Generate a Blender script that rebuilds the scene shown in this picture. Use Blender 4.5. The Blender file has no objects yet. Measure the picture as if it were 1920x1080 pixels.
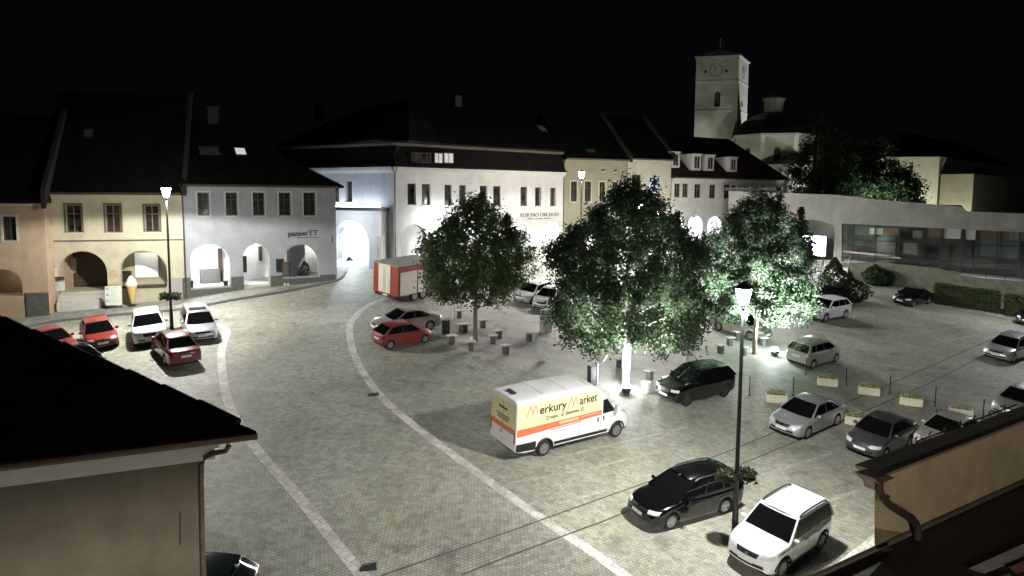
import bpy, bmesh, math, random
from mathutils import Vector, Matrix, noise
from mathutils.bvhtree import BVHTree
from mathutils.geometry import tessellate_polygon
PI = math.pi
SC = bpy.context.scene
COL = SC.collection
RND = random.Random(7)
V = Vector

# ------------------------------------------------------------------ camera model
FPX, HOR, CAMZ, ROLL = 1330.0, 365.0, 13.8, 0.006
PPY = 493.0                            # row of the optical axis (slight vertical lens shift)
PITCH = math.atan((PPY - HOR) / FPX)
CAM = V((0, 0, CAMZ))
_f = V((0, math.cos(PITCH), -math.sin(PITCH)))
_r0 = V((1, 0, 0)); _u0 = V((0, math.sin(PITCH), math.cos(PITCH)))
_r = _r0 * math.cos(ROLL) + _u0 * math.sin(ROLL)
_u = _u0 * math.cos(ROLL) - _r0 * math.sin(ROLL)

def ray(u, v):
    return _f + _r * ((u - 960) / FPX) - _u * ((v - PPY) / FPX)
def at(u, v, D):                       # point on the sight line at depth y = D
    d = ray(u, v); return CAM + d * (D / d.y)
def pxy(u, D):
    p = at(u, HOR, D); return V((p.x, p.y))
def pl(keys, x):
    if x <= keys[0][0]: return keys[0][1]
    for (a, b), (c, d) in zip(keys, keys[1:]):
        if x <= c: return b + (d - b) * (x - a) / (c - a)
    return keys[-1][1]
GX = [(-45, -.15), (-20, 1.0), (45, -2.25)]
GY = [(-10, -1.0), (75, 7.5)]
def zg(x, y): return pl(GX, x) + pl(GY, y)
def gp(u, v, dz=0.0):                  # point of the ground under a pixel
    d = ray(u, v); lo, hi = 2.0, 400.0
    for _ in range(60):
        m = (lo + hi) / 2; p = CAM + d * m
        if p.z > zg(p.x, p.y) + dz: lo = m
        else: hi = m
    p = CAM + d * lo; p.z = zg(p.x, p.y) + dz
    return p

# ------------------------------------------------------------------ objects
def link(o, parent=None):
    COL.objects.link(o)
    if parent is not None: o.parent = parent
    return o
def tag(o, label=None, cat=None, group=None, kind=None):
    if label: o['label'] = label
    if cat: o['category'] = cat
    if group: o['group'] = group
    if kind: o['kind'] = kind
    return o
def empty(name, loc, rz=0.0, label=None, cat=None, group=None):
    o = bpy.data.objects.new(name, None); o.empty_display_size = .2
    o.location = loc; o.rotation_euler = (0, 0, rz)
    link(o); return tag(o, label, cat, group)

class MB:
    def __init__(s): s.v = []; s.f = []
    def add(s, vs, fs):
        b = len(s.v); s.v += [tuple(p) for p in vs]; s.f += [tuple(i + b for i in f) for f in fs]
        return s
    def quad(s, a, b, c, d): return s.add([a, b, c, d], [(0, 1, 2, 3)])
    def hexa(s, p):                    # 8 corners: bottom ring 0-3, top ring 4-7
        return s.add(p, [(3, 2, 1, 0), (4, 5, 6, 7), (0, 1, 5, 4), (1, 2, 6, 5), (2, 3, 7, 6), (3, 0, 4, 7)])
    def box(s, c, d, rz=0.0, taper=1.0):
        cx, cy, cz = c; x, y, z = d[0] / 2, d[1] / 2, d[2] / 2; co, si = math.cos(rz), math.sin(rz)
        P = []
        for k, zz in ((1.0, -z), (taper, z)):
            for a, b in ((-x, -y), (x, -y), (x, y), (-x, y)):
                a *= k; b *= k
                P.append((cx + a * co - b * si, cy + a * si + b * co, cz + zz))
        return s.hexa(P)
    def tube(s, pts, r, n=8, cap=True):
        pts = [V(p) for p in pts]; rr = r if isinstance(r, (list, tuple)) else [r] * len(pts)
        vs = []; fs = []
        for i, p in enumerate(pts):
            t = (pts[min(i + 1, len(pts) - 1)] - pts[max(i - 1, 0)]).normalized()
            a = V((0, 0, 1)) if abs(t.z) < .9 else V((1, 0, 0))
            e1 = t.cross(a).normalized(); e2 = t.cross(e1).normalized()
            for k in range(n):
                an = 2 * PI * k / n
                vs.append(p + (e1 * math.cos(an) + e2 * math.sin(an)) * rr[i])
        for i in range(len(pts) - 1):
            for k in range(n):
                k2 = (k + 1) % n
                fs.append((i * n + k, i * n + k2, (i + 1) * n + k2, (i + 1) * n + k))
        if cap:
            fs.append(tuple(reversed(range(n)))); fs.append(tuple((len(pts) - 1) * n + k for k in range(n)))
        return s.add(vs, fs)
    def lathe(s, prof, n=16, org=(0, 0, 0), axis='z'):
        vs = []; fs = []
        for (r, h) in prof:
            for k in range(n):
                a = 2 * PI * k / n
                if axis == 'z': q = (r * math.cos(a), r * math.sin(a), h)
                else: q = (r * math.cos(a), h, r * math.sin(a))
                vs.append((q[0] + org[0], q[1] + org[1], q[2] + org[2]))
        for i in range(len(prof) - 1):
            for k in range(n):
                k2 = (k + 1) % n
                fs.append((i * n + k, i * n + k2, (i + 1) * n + k2, (i + 1) * n + k))
        fs.append(tuple(reversed(range(n)))); fs.append(tuple((len(prof) - 1) * n + k for k in range(n)))
        return s.add(vs, fs)
    def mesh(s, name, m, smooth=None):
        me = bpy.data.meshes.new(name); me.from_pydata(s.v, [], s.f)
        if m is not None: me.materials.append(m)
        bm = bmesh.new(); bm.from_mesh(me)
        bmesh.ops.recalc_face_normals(bm, faces=bm.faces); bm.to_mesh(me); bm.free()
        if smooth is not None:
            me.shade_smooth(); me.set_sharp_from_angle(angle=math.radians(smooth))
        me.update(); return me
    def build(s, name, m, parent=None, smooth=None, loc=None):
        o = bpy.data.objects.new(name, s.mesh(name, m, smooth)); link(o, parent)
        if loc is not None: o.location = loc
        return o

# ------------------------------------------------------------------ materials
MATS = {}
def mat(name, col, rough=.7, metal=0.0, var=0.0, vscale=3.0, bump=0.0, bscale=40.0, coat=0.0, emit=None, spec=.5, streak=0.0):
    if name in MATS: return MATS[name]
    m = bpy.data.materials.new(name); m.use_nodes = True; nt = m.node_tree; N = nt.nodes; L = nt.links
    b = N['Principled BSDF']
    b.inputs['Base Color'].default_value = (*col, 1); b.inputs['Roughness'].default_value = rough
    b.inputs['Metallic'].default_value = metal; b.inputs['Coat Weight'].default_value = coat
    b.inputs['Coat Roughness'].default_value = .04; b.inputs['Specular IOR Level'].default_value = spec
    if emit:
        b.inputs['Emission Color'].default_value = (*emit[0], 1); b.inputs['Emission Strength'].default_value = emit[1]
    if var or bump:
        tc = N.new('ShaderNodeTexCoord')
    if var:
        n1 = N.new('ShaderNodeTexNoise'); n1.inputs['Scale'].default_value = vscale; n1.inputs['Detail'].default_value = 8; n1.inputs['Roughness'].default_value = .65
        L.new(tc.outputs['Object'], n1.inputs['Vector'])
        r = N.new('ShaderNodeMapRange'); r.inputs[1].default_value = .3; r.inputs[2].default_value = .7; r.inputs[3].default_value = 1 - var; r.inputs[4].default_value = 1 + var
        L.new(n1.outputs[0], r.inputs[0])
        mx = N.new('ShaderNodeVectorMath'); mx.operation = 'SCALE'; mx.inputs[0].default_value = col
        L.new(r.outputs[0], mx.inputs['Scale']); L.new(mx.outputs[0], b.inputs['Base Color'])
        if streak:                     # rain streaks and damp patches of their own
            mp = N.new('ShaderNodeMapping'); mp.inputs['Scale'].default_value = (1.0, 1.0, .22); L.new(tc.outputs['Object'], mp.inputs['Vector'])
            n3 = N.new('ShaderNodeTexNoise'); n3.inputs['Scale'].default_value = 1.4; n3.inputs['Detail'].default_value = 9; n3.inputs['Roughness'].default_value = .7; L.new(mp.outputs[0], n3.inputs['Vector'])
            r3 = N.new('ShaderNodeMapRange'); r3.inputs[1].default_value = .45; r3.inputs[2].default_value = .72; r3.inputs[3].default_value = 1; r3.inputs[4].default_value = 1 - streak; L.new(n3.outputs[0], r3.inputs[0])
            m3 = N.new('ShaderNodeVectorMath'); m3.operation = 'SCALE'; L.new(mx.outputs[0], m3.inputs[0]); L.new(r3.outputs[0], m3.inputs['Scale']); L.new(m3.outputs[0], b.inputs['Base Color'])
    if bump:
        n2 = N.new('ShaderNodeTexNoise'); n2.inputs['Scale'].default_value = bscale; n2.inputs['Detail'].default_value = 6
        L.new(tc.outputs['Object'], n2.inputs['Vector'])
        bp = N.new('ShaderNodeBump'); bp.inputs['Strength'].default_value = bump; bp.inputs['Distance'].default_value = .02
        L.new(n2.outputs[0], bp.inputs['Height']); L.new(bp.outputs[0], b.inputs['Normal'])
    MATS[name] = m; return m

def setts(name, c1, c2, cm, bw, bh, rot, mortar=.012, rough=.7, bump=.6, blotch=.30, tone=.20):
    """small stone setts: rows of slightly uneven stones, tone changing stone by stone and in wide worn patches"""
    m = bpy.data.materials.new(name); m.use_nodes = True; nt = m.node_tree; N = nt.nodes; L = nt.links
    b = N['Principled BSDF']; b.inputs['Roughness'].default_value = rough
    tc = N.new('ShaderNodeTexCoord'); mp = N.new('ShaderNodeMapping'); mp.inputs['Rotation'].default_value = (0, 0, rot)
    L.new(tc.outputs['Object'], mp.inputs['Vector'])
    wob = N.new('ShaderNodeTexNoise'); wob.inputs['Scale'].default_value = .9; wob.inputs['Detail'].default_value = 3
    L.new(mp.outputs[0], wob.inputs['Vector'])
    sub = N.new('ShaderNodeVectorMath'); sub.operation = 'SCALE'; sub.inputs['Scale'].default_value = .22
    L.new(wob.outputs['Color'], sub.inputs[0])
    ad = N.new('ShaderNodeVectorMath'); L.new(mp.outputs[0], ad.inputs[0]); L.new(sub.outputs[0], ad.inputs[1])
    br = N.new('ShaderNodeTexBrick'); br.inputs['Scale'].default_value = 1.0; br.inputs['Brick Width'].default_value = bw; br.inputs['Row Height'].default_value = bh
    br.inputs['Mortar Size'].default_value = mortar; br.inputs['Mortar Smooth'].default_value = .4
    br.inputs['Color1'].default_value = (*c1, 1); br.inputs['Color2'].default_value = (*c2, 1); br.inputs['Mortar'].default_value = (*cm, 1)
    L.new(ad.outputs[0], br.inputs['Vector'])
    vo = N.new('ShaderNodeTexVoronoi'); vo.inputs['Scale'].default_value = 1 / (bw * 1.3)
    L.new(ad.outputs[0], vo.inputs['Vector'])
    hs = N.new('ShaderNodeMapRange'); hs.inputs[3].default_value = 1 - tone; hs.inputs[4].default_value = 1 + tone
    sx = N.new('ShaderNodeSeparateXYZ'); L.new(vo.outputs['Color'], sx.inputs[0]); L.new(sx.outputs[0], hs.inputs[0])
    n1 = N.new('ShaderNodeTexNoise'); n1.inputs['Scale'].default_value = .13; n1.inputs['Detail'].default_value = 7; n1.inputs['Roughness'].default_value = .62
    L.new(mp.outputs[0], n1.inputs['Vector'])
    r1 = N.new('ShaderNodeMapRange'); r1.inputs[1].default_value = .32; r1.inputs[2].default_value = .68; r1.inputs[3].default_value = 1 - blotch; r1.inputs[4].default_value = 1 + blotch
    L.new(n1.outputs[0], r1.inputs[0])
    mu = N.new('ShaderNodeMath'); mu.operation = 'MULTIPLY'; L.new(hs.outputs[0], mu.inputs[0]); L.new(r1.outputs[0], mu.inputs[1])
    sc = N.new('ShaderNodeVectorMath'); sc.operation = 'SCALE'; L.new(br.outputs['Color'], sc.inputs[0]); L.new(mu.outputs[0], sc.inputs['Scale'])
    # moss in patches
    n3 = N.new('ShaderNodeTexNoise'); n3.inputs['Scale'].default_value = .35; n3.inputs['Detail'].default_value = 6
    L.new(tc.outputs['Object'], n3.inputs['Vector'])
    r3 = N.new('ShaderNodeMapRange'); r3.inputs[1].default_value = .5; r3.inputs[2].default_value = .75; r3.inputs[4].default_value = .45
    L.new(n3.outputs[0], r3.inputs[0])
    n4 = N.new('ShaderNodeTexNoise'); n4.inputs['Scale'].default_value = .75; n4.inputs['Detail'].default_value = 5; L.new(tc.outputs['Object'], n4.inputs['Vector'])
    r4 = N.new('ShaderNodeMapRange'); r4.inputs[1].default_value = .60; r4.inputs[2].default_value = .72; r4.inputs[3].default_value = 1.0; r4.inputs[4].default_value = .62; L.new(n4.outputs[0], r4.inputs[0])
    sc2 = N.new('ShaderNodeVectorMath'); sc2.operation = 'SCALE'; L.new(sc.outputs[0], sc2.inputs[0]); L.new(r4.outputs[0], sc2.inputs['Scale'])
    mix = N.new('ShaderNodeMix'); mix.data_type = 'RGBA'; mix.blend_type = 'MULTIPLY'
    L.new(r3.outputs[0], mix.inputs[0]); L.new(sc2.outputs[0], mix.inputs[6]); mix.inputs[7].default_value = (.86, .9, .62, 1)
    L.new(mix.outputs[2], b.inputs['Base Color'])
    bp = N.new('ShaderNodeBump'); bp.inputs['Strength'].default_value = bump; bp.inputs['Distance'].default_value = .02; bp.invert = True
    L.new(br.outputs['Fac'], bp.inputs['Height']); L.new(bp.outputs[0], b.inputs['Normal'])
    MATS[name] = m; return m

def leafmat(name, c1, c2, rough=.62):
    m = bpy.data.materials.new(name); m.use_nodes = True; nt = m.node_tree; N = nt.nodes; L = nt.links
    b = N['Principled BSDF']; b.inputs['Roughness'].default_value = rough; b.inputs['Specular IOR Level'].default_value = .2
    tc = N.new('ShaderNodeTexCoord'); n = N.new('ShaderNodeTexNoise'); n.inputs['Scale'].default_value = 3.5; n.inputs['Detail'].default_value = 4
    L.new(tc.outputs['Object'], n.inputs['Vector'])
    r = N.new('ShaderNodeMapRange'); r.inputs[1].default_value = .3; r.inputs[2].default_value = .7; L.new(n.outputs[0], r.inputs[0])
    mix = N.new('ShaderNodeMix'); mix.data_type = 'RGBA'; L.new(r.outputs[0], mix.inputs[0])
    mix.inputs[6].default_value = (*c1, 1); mix.inputs[7].default_value = (*c2, 1)
    L.new(mix.outputs[2], b.inputs['Base Color'])
    t = N.new('ShaderNodeBsdfTranslucent'); L.new(mix.outputs[2], t.inputs['Color'])
    ms = N.new('ShaderNodeMixShader'); ms.inputs[0].default_value = .4
    L.new(b.outputs[0], ms.inputs[1]); L.new(t.outputs[0], ms.inputs[2]); L.new(ms.outputs[0], N['Material Output'].inputs['Surface'])
    MATS[name] = m; return m

def tiles(name, c1, c2, rough=.75):
    m = bpy.data.materials.new(name); m.use_nodes = True; nt = m.node_tree; N = nt.nodes; L = nt.links
    b = N['Principled BSDF']; b.inputs['Roughness'].default_value = rough; b.inputs['Specular IOR Level'].default_value = .12
    tc = N.new('ShaderNodeTexCoord')
    br = N.new('ShaderNodeTexBrick'); br.inputs['Scale'].default_value = 1; br.inputs['Brick Width'].default_value = .25; br.inputs['Row Height'].default_value = .3
    br.inputs['Mortar Size'].default_value = .02; br.inputs['Color1'].default_value = (*c1, 1); br.inputs['Color2'].default_value = (*c2, 1); br.inputs['Mortar'].default_value = (c1[0] * .4, c1[1] * .4, c1[2] * .4, 1)
    sp = N.new('ShaderNodeSeparateXYZ'); L.new(tc.outputs['Object'], sp.inputs[0])
    cb = N.new('ShaderNodeCombineXYZ'); L.new(sp.outputs[0], cb.inputs[0]); L.new(sp.outputs[2], cb.inputs[1])
    L.new(cb.outputs[0], br.inputs['Vector'])
    n1 = N.new('ShaderNodeTexNoise'); n1.inputs['Scale'].default_value = .8; n1.inputs['Detail'].default_value = 7; L.new(tc.outputs['Object'], n1.inputs['Vector'])
    r = N.new('ShaderNodeMapRange'); r.inputs[1].default_value = .3; r.inputs[2].default_value = .7; r.inputs[3].default_value = .6; r.inputs[4].default_value = 1.4; L.new(n1.outputs[0], r.inputs[0])
    sc = N.new('ShaderNodeVectorMath'); sc.operation = 'SCALE'; L.new(br.outputs['Color'], sc.inputs[0]); L.new(r.outputs[0], sc.inputs['Scale'])
    L.new(sc.outputs[0], b.inputs['Base Color'])
    bp = N.new('ShaderNodeBump'); bp.inputs['Strength'].default_value = .5; bp.invert = True; bp.inputs['Distance'].default_value = .03
    L.new(br.outputs['Fac'], bp.inputs['Height']); L.new(bp.outputs[0], b.inputs['Normal'])
    MATS[name] = m; return m

M = dict(
    cobble=setts('cobble_setts', (.345, .35, .290), (.28, .284, .235), (.145, .148, .12), .15, .11, .35, rough=.62),
    cobble_road=setts('cobble_setts_road', (.335, .34, .285), (.27, .274, .228), (.14, .143, .118), .16, .12, -.62, rough=.62),
    flags=setts('plaza_flags', (.40, .39, .36), (.34, .335, .31), (.2, .2, .18), .62, .42, -.30, .01, rough=.7, bump=.25, blotch=.15, tone=.08),
    walk=setts('pavement_setts', (.30, .29, .26), (.24, .235, .21), (.1, .1, .09), .32, .30, .45, .012, rough=.75, bump=.3),
    strip=setts('granite_strip', (.56, .55, .52), (.48, .475, .45), (.25, .25, .23), .3, .3, .6, .012, bump=.3, blotch=.15),
    bay=setts('bay_line_setts', (.40, .395, .355), (.35, .345, .31), (.19, .19, .17), .15, .12, .6, .012, bump=.3, blotch=.2),
    kerb=mat('kerb_stone', (.33, .33, .31), .8, var=.25, vscale=4, bump=.3),
    kerbd=mat('dark_kerb_stone', (.12, .12, .115), .8, var=.25, vscale=4, bump=.3),
    drain=mat('drain_slot', (.075, .075, .07), .7, var=.3),
    yellow=mat('yellow_plaster', (.42, .395, .285), .9, streak=.14, var=.16, vscale=.8, bump=.25, bscale=25),
    peach=mat('peach_plaster', (.42, .31, .21), .9, streak=.14, var=.16, vscale=.8, bump=.25, bscale=25),
    blue=mat('greyblue_plaster', (.29, .305, .325), .9, streak=.12, var=.15, vscale=.8, bump=.25, bscale=25),
    white=mat('white_plaster', (.50, .495, .475), .9, streak=.10, var=.13, vscale=.7, bump=.25, bscale=25),
    inner=mat('arcade_plaster', (.72, .72, .72), .9, var=.08, vscale=1.2),
    beige=mat('beige_plaster', (.24, .225, .17), .9, var=.12, vscale=.8, bump=.25),
    cream=mat('cream_plaster', (.42, .40, .33), .9, var=.1, vscale=.8, bump=.25),
    greyp=mat('grey_plaster', (.31, .31, .285), .9, streak=.14, var=.2, vscale=.6, bump=.3),
    plinth=mat('plinth_stone', (.085, .088, .078), .85, var=.25, vscale=3, bump=.3),
    church=mat('church_plaster', (.52, .51, .42), .9, var=.16, vscale=.35, bump=.3),
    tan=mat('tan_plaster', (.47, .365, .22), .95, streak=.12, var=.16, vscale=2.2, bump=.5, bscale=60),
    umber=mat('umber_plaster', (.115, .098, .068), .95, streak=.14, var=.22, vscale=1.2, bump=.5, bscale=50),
    roof=tiles('dark_roof_tiles', (.011, .0105, .0105), (.006, .006, .006)),
    redroof=tiles('red_roof_tiles', (.060, .026, .02), (.042, .019, .015)),
    roofbrown=mat('brown_sheet_roof', (.028, .015, .012), .6, var=.3, vscale=2),
    copper=mat('dark_dome_sheet', (.010, .011, .010), .55, var=.3),
    trim=mat('stone_trim', (.44, .43, .39), .85, var=.1),
    wframe=mat('window_frame_wood', (.13, .085, .05), .6, var=.2),
    wwhite=mat('window_frame_white', (.62, .61, .58), .5),
    wdark=mat('window_frame_dark', (.05, .045, .04), .5),
    glass=mat('window_glass', (.034, .033, .028), .08, spec=.5, var=.9, vscale=1.1, streak=.6),
    metal=mat('dark_painted_metal', (.03, .032, .034), .45, metal=.3, var=.2),
    gutter=mat('brown_gutter_metal', (.12, .075, .05), .4, metal=.5, var=.3),
    steel=mat('stainless_steel', (.55, .55, .56), .25, metal=1.0),
    conc=mat('pale_concrete', (.50, .49, .45), .85, var=.15, vscale=6, bump=.3),
    olive=mat('terrace_stone', (.11, .11, .08), .9, var=.3, vscale=2, bump=.4),
    concd=mat('grey_concrete', (.10, .10, .095), .85, var=.25, vscale=6, bump=.3),
    wood=mat('dark_wood', (.05, .032, .022), .6, var=.4, vscale=6),
    black=mat('black_plastic', (.012, .012, .012), .5),
    soil=mat('soil', (.05, .035, .025), .95),
    bark=mat('tree_bark', (.17, .14, .11), .9, var=.35, vscale=9, bump=.8, bscale=30),
    leaf=leafmat('linden_leaves', (.024, .040, .018), (.050, .070, .034)),
    leafy=leafmat('yellowish_leaves', (.065, .10, .034), (.12, .165, .06)),
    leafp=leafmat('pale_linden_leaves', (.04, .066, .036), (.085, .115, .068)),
    leafd=leafmat('dark_leaves', (.018, .036, .014), (.035, .055, .022)),
    hedge=leafmat('hedge_leaves', (.04, .075, .015), (.07, .11, .025)),
    red_flower=mat('red_petals', (.09, .025, .028), .6, var=.3),
)
LA, LB, LC, LD, LE, LF, LG, LI, LJ = 5200, 3300, 1800, 1900, 4800, 9500, 3000, 900, 5000
SPOT_A, SPOT_B = 10000, 26000
FL_A, FL_B, FL_C, FL_D = 16000, 12000, 4000, 1400
SKY, EXPO = .02, 1.38
# ------------------------------------------------------------------ ground, roads, kerbs
def ground():
    xs = [-400, -120, -45, -32, -20, 0, 20, 45, 120, 400]; ys = [-60, -10, 20, 50, 75, 120, 250, 900]
    b = MB(); vs = [(x, y, zg(x, y)) for y in ys for x in xs]; nx = len(xs)
    b.add(vs, [(j * nx + i, j * nx + i + 1, (j + 1) * nx + i + 1, (j + 1) * nx + i) for j in range(len(ys) - 1) for i in range(nx - 1)])
    return tag(b.build('ground', M['cobble']), kind='structure')
ground()

def spline(P, n=8):
    out = []
    for i in range(len(P) - 1):
        p0 = P[max(i - 1, 0)]; p1 = P[i]; p2 = P[i + 1]; p3 = P[min(i + 2, len(P) - 1)]
        for k in range(n):
            t = k / n
            out.append(.5 * ((2 * p1) + (p2 - p0) * t + (2 * p0 - 5 * p1 + 4 * p2 - p3) * t * t + (3 * p1 - p0 - 3 * p2 + p3) * t ** 3))
    out.append(P[-1]); return out
def ribbon(name, px, w, m, dz, smooth=True, h=None, n=8):
    P = [gp(*q) for q in px]
    if smooth: P = spline(P, n)
    else:
        Q = []
        for a, c in zip(P, P[1:]):
            Q += [a.lerp(c, k / 12) for k in range(12)]
        P = Q + [P[-1]]
    b = MB(); L_ = []; R_ = []
    for i, p in enumerate(P):
        t = (P[min(i + 1, len(P) - 1)] - P[max(i - 1, 0)]); t.z = 0; t.normalize()
        nrm = V((-t.y, t.x, 0)) * (w / 2)
        for lst, q in ((L_, p + nrm), (R_, p - nrm)):
            lst.append(V((q.x, q.y, zg(q.x, q.y) + dz)))
    if h is None:
        for i in range(len(P) - 1): b.quad(L_[i], R_[i], R_[i + 1], L_[i + 1])
    else:
        dn = V((0, 0, -.4))
        for i in range(len(P) - 1):
            b.hexa([L_[i] + dn, R_[i] + dn, R_[i + 1] + dn, L_[i + 1] + dn, L_[i], R_[i], R_[i + 1], L_[i + 1]])
    return tag(b.build(name, m), kind='structure')
def patch_poly(name, px, m, dz, side=0.0):
    P = [gp(*q) for q in px]; Q = []
    for a, c in zip(P, P[1:] + P[:1]):
        Q += [a.lerp(c, k / 6) for k in range(6)]
    for p in Q: p.z = zg(p.x, p.y) + dz
    b = MB(); b.add(Q, [tuple(t) for t in tessellate_polygon([[V((q.x, q.y, 0)) for q in Q]])])
    if side:
        n = len(Q); b.add(Q + [q - V((0, 0, side)) for q in Q], [(i, (i + 1) % n, n + (i + 1) % n, n + i) for i in range(n)])
    return tag(b.build(name, m), kind='structure')

patch_poly('plaza_paving', [(800, 588), (836, 650), (978, 693), (1110, 726), (1240, 742), (1375, 697), (1510, 697), (1500, 640), (1470, 596), (1330, 560), (1000, 543), (880, 560)], M['flags'], .004)
ribbon('road_edge_strip', [(392, 607), (424, 617), (416, 655), (416, 692), (430, 760), (478, 838), (560, 932), (640, 1032), (700, 1105)], .42, M['strip'], .008)
ribbon('road_edge_strip', [(800, 549), (740, 556), (694, 571), (661, 600), (656, 632), (672, 682), (716, 745), (790, 808), (900, 890), (1020, 975), (1110, 1035), (1200, 1100)], .42, M['strip'], .008)
ribbon('road_edge_strip', [(1745, 571), (1830, 585), (1915, 601), (1990, 616)], .22, M['strip'], .008)
ribbon('road_edge_strip', [(1700, 968), (1600, 1046), (1520, 1110)], .42, M['strip'], .008, smooth=False)
def road():
    A = spline([gp(*q) for q in [(392, 607), (424, 617), (416, 655), (416, 692), (430, 760), (478, 838), (560, 932), (640, 1032), (700, 1105)]], 6)
    B = spline([gp(*q) for q in [(800, 549), (740, 556), (694, 571), (661, 600), (656, 632), (672, 682), (716, 745), (790, 808), (900, 890), (1020, 975), (1110, 1035), (1200, 1100)]], 6)
    Q = A + B[::-1]
    for p in Q: p.z = zg(p.x, p.y) + .004
    b = MB(); b.add(Q, [tuple(t) for t in tessellate_polygon([[V((q.x, q.y, 0)) for q in Q]])]); tag(b.build('road', M['cobble_road']), kind='structure')
road()
for q in ([(1000, 870), (1130, 838), (1290, 800)], [(960, 905), (1100, 880), (1240, 845)], [(1010, 955), (1150, 915)], [(1400, 900), (1560, 850)], [(1500, 960), (1610, 918)],
          [(1420, 700), (1560, 745), (1640, 775)], [(1620, 615), (1750, 640), (1870, 655)], [(1600, 650), (1700, 628), (1800, 612)], [(1660, 605), (1760, 590)], [(1590, 672), (1700, 690), (1800, 700)], [(1700, 655), (1840, 626)]):
    ribbon('parking_bay_line', q, .16, M['bay'], .0045, smooth=False)
ribbon('drain_line', [(714, 1080), (960, 995), (1130, 934), (1218, 903), (1382, 840), (1585, 756), (1649, 729), (1887, 624)], .07, M['drain'], .009, smooth=False)
ribbon('drain_line', [(866, 1078), (960, 1041), (1130, 978), (1420, 858), (1500, 825), (1597, 782), (1740, 720), (1833, 673), (1930, 628)], .07, M['drain'], .009, smooth=False)
for (u, v, w, d) in ((690, 1063, .52, .42), (700, 739, .55, .42)):
    p = gp(u, v); b = MB(); rz = .25
    b.box((0, 0, 0), (w, d, .03), rz)
    for k in range(5): b.box((0, (k - 2) * d / 5.5, .02), (w * .9, .03, .02), rz)
    tag(b.build('drain_grate', M['metal'], loc=p), 'black iron drain grate by the pale road strip, %s' % ('nearest the lower photo edge' if v > 900 else 'halfway along the bend'), 'drain grate')
# pavement along the old houses, with its kerb
KERB = [(-90, 668), (60, 613), (200, 594), (350, 580), (500, 554), (600, 535), (636, 525), (648, 512)]
ribbon('kerb', KERB, .18, M['kerbd'], .15, h=1, n=6)
def walk():
    P = spline([gp(*q) for q in KERB], 6)
    back = [gp(*q) for q in [(660, 500), (560, 512), (345, 530), (85, 548), (-120, 570)]]
    Q = P + back
    for p in Q: p.z = zg(p.x, p.y) + .125
    b = MB(); b.add(Q, [tuple(t) for t in tessellate_polygon([[V((q.x, q.y, 0)) for q in Q]])])
    tag(b.build('pavement', M['walk']), kind='structure')
walk()
# ------------------------------------------------------------------ buildings
class Fac:
    """a vertical wall plane through two plan points; s runs along it, z up, o outward to the square"""
    def __init__(s, P0, P1):
        s.p = V(P0); s.q = V(P1); s.L = (s.q - s.p).length; s.t = (s.q - s.p) / s.L
        n = V((s.t.y, -s.t.x)); s.n = n if n.dot(-s.p) > 0 else -n
    def sz(s, u, v, o=0.0):
        d = ray(u, v); pp = s.p + s.n * o
        k = (V((pp.x, pp.y)) ).dot(s.n) / (d.x * s.n.x + d.y * s.n.y)
        P = CAM + d * k
        return ((V((P.x, P.y)) - s.p).dot(s.t), P.z)
    def w(s, a, z, o=0.0):
        q = s.p + s.t * a + s.n * o; return V((q.x, q.y, z))
    def rz(s): return math.atan2(s.t.y, s.t.x)
def rect(f, u, v0, v1, w):
    a, z1 = f.sz(u - w / 2, v0); c, z0 = f.sz(u + w / 2, v1)
    return [(a, z0), (c, z0), (c, z1), (a, z1)]
def arch(f, u0, u1, vt, vb):
    a, zt = f.sz((u0 + u1) / 2, vt); _, zb = f.sz((u0 + u1) / 2, vb)
    s0 = f.sz(u0, vb)[0]; s1 = f.sz(u1, vb)[0]; r = (s1 - s0) / 2; c = (s0 + s1) / 2; h = min(r, (zt - zb) * .7)
    return [(s0, zb), (s1, zb)] + [(c + r * math.cos(PI * k / 14), zt - h + h * math.sin(PI * k / 14)) for k in range(15)]
def wall(f, outl, holes, depth, name, m, parent, o=0.0, reveal=None):
    b = MB(); loops = [outl] + holes
    pts = [p for l in loops for p in l]
    tri = tessellate_polygon([[V((p[0], p[1], 0)) for p in l] for l in loops])
    b.add([f.w(p[0], p[1], o) for p in pts], [tuple(t) for t in tri])
    for l in loops:
        n = len(l)
        b.add([f.w(p[0], p[1], o) for p in l] + [f.w(p[0], p[1], o - depth) for p in l], [(i, (i + 1) % n, n + (i + 1) % n, n + i) for i in range(n)])
    b.add([f.w(p[0], p[1], o - depth) for p in pts], [tuple(reversed(t)) for t in tri])
    return b.build(name, m, parent)
def fbox(b, f, s0, s1, z0, z1, o0, o1):
    return b.hexa([f.w(s0, z0, o0), f.w(s1, z0, o0), f.w(s1, z0, o1), f.w(s0, z0, o1), f.w(s0, z1, o0), f.w(s1, z1, o0), f.w(s1, z1, o1), f.w(s0, z1, o1)])
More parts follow.
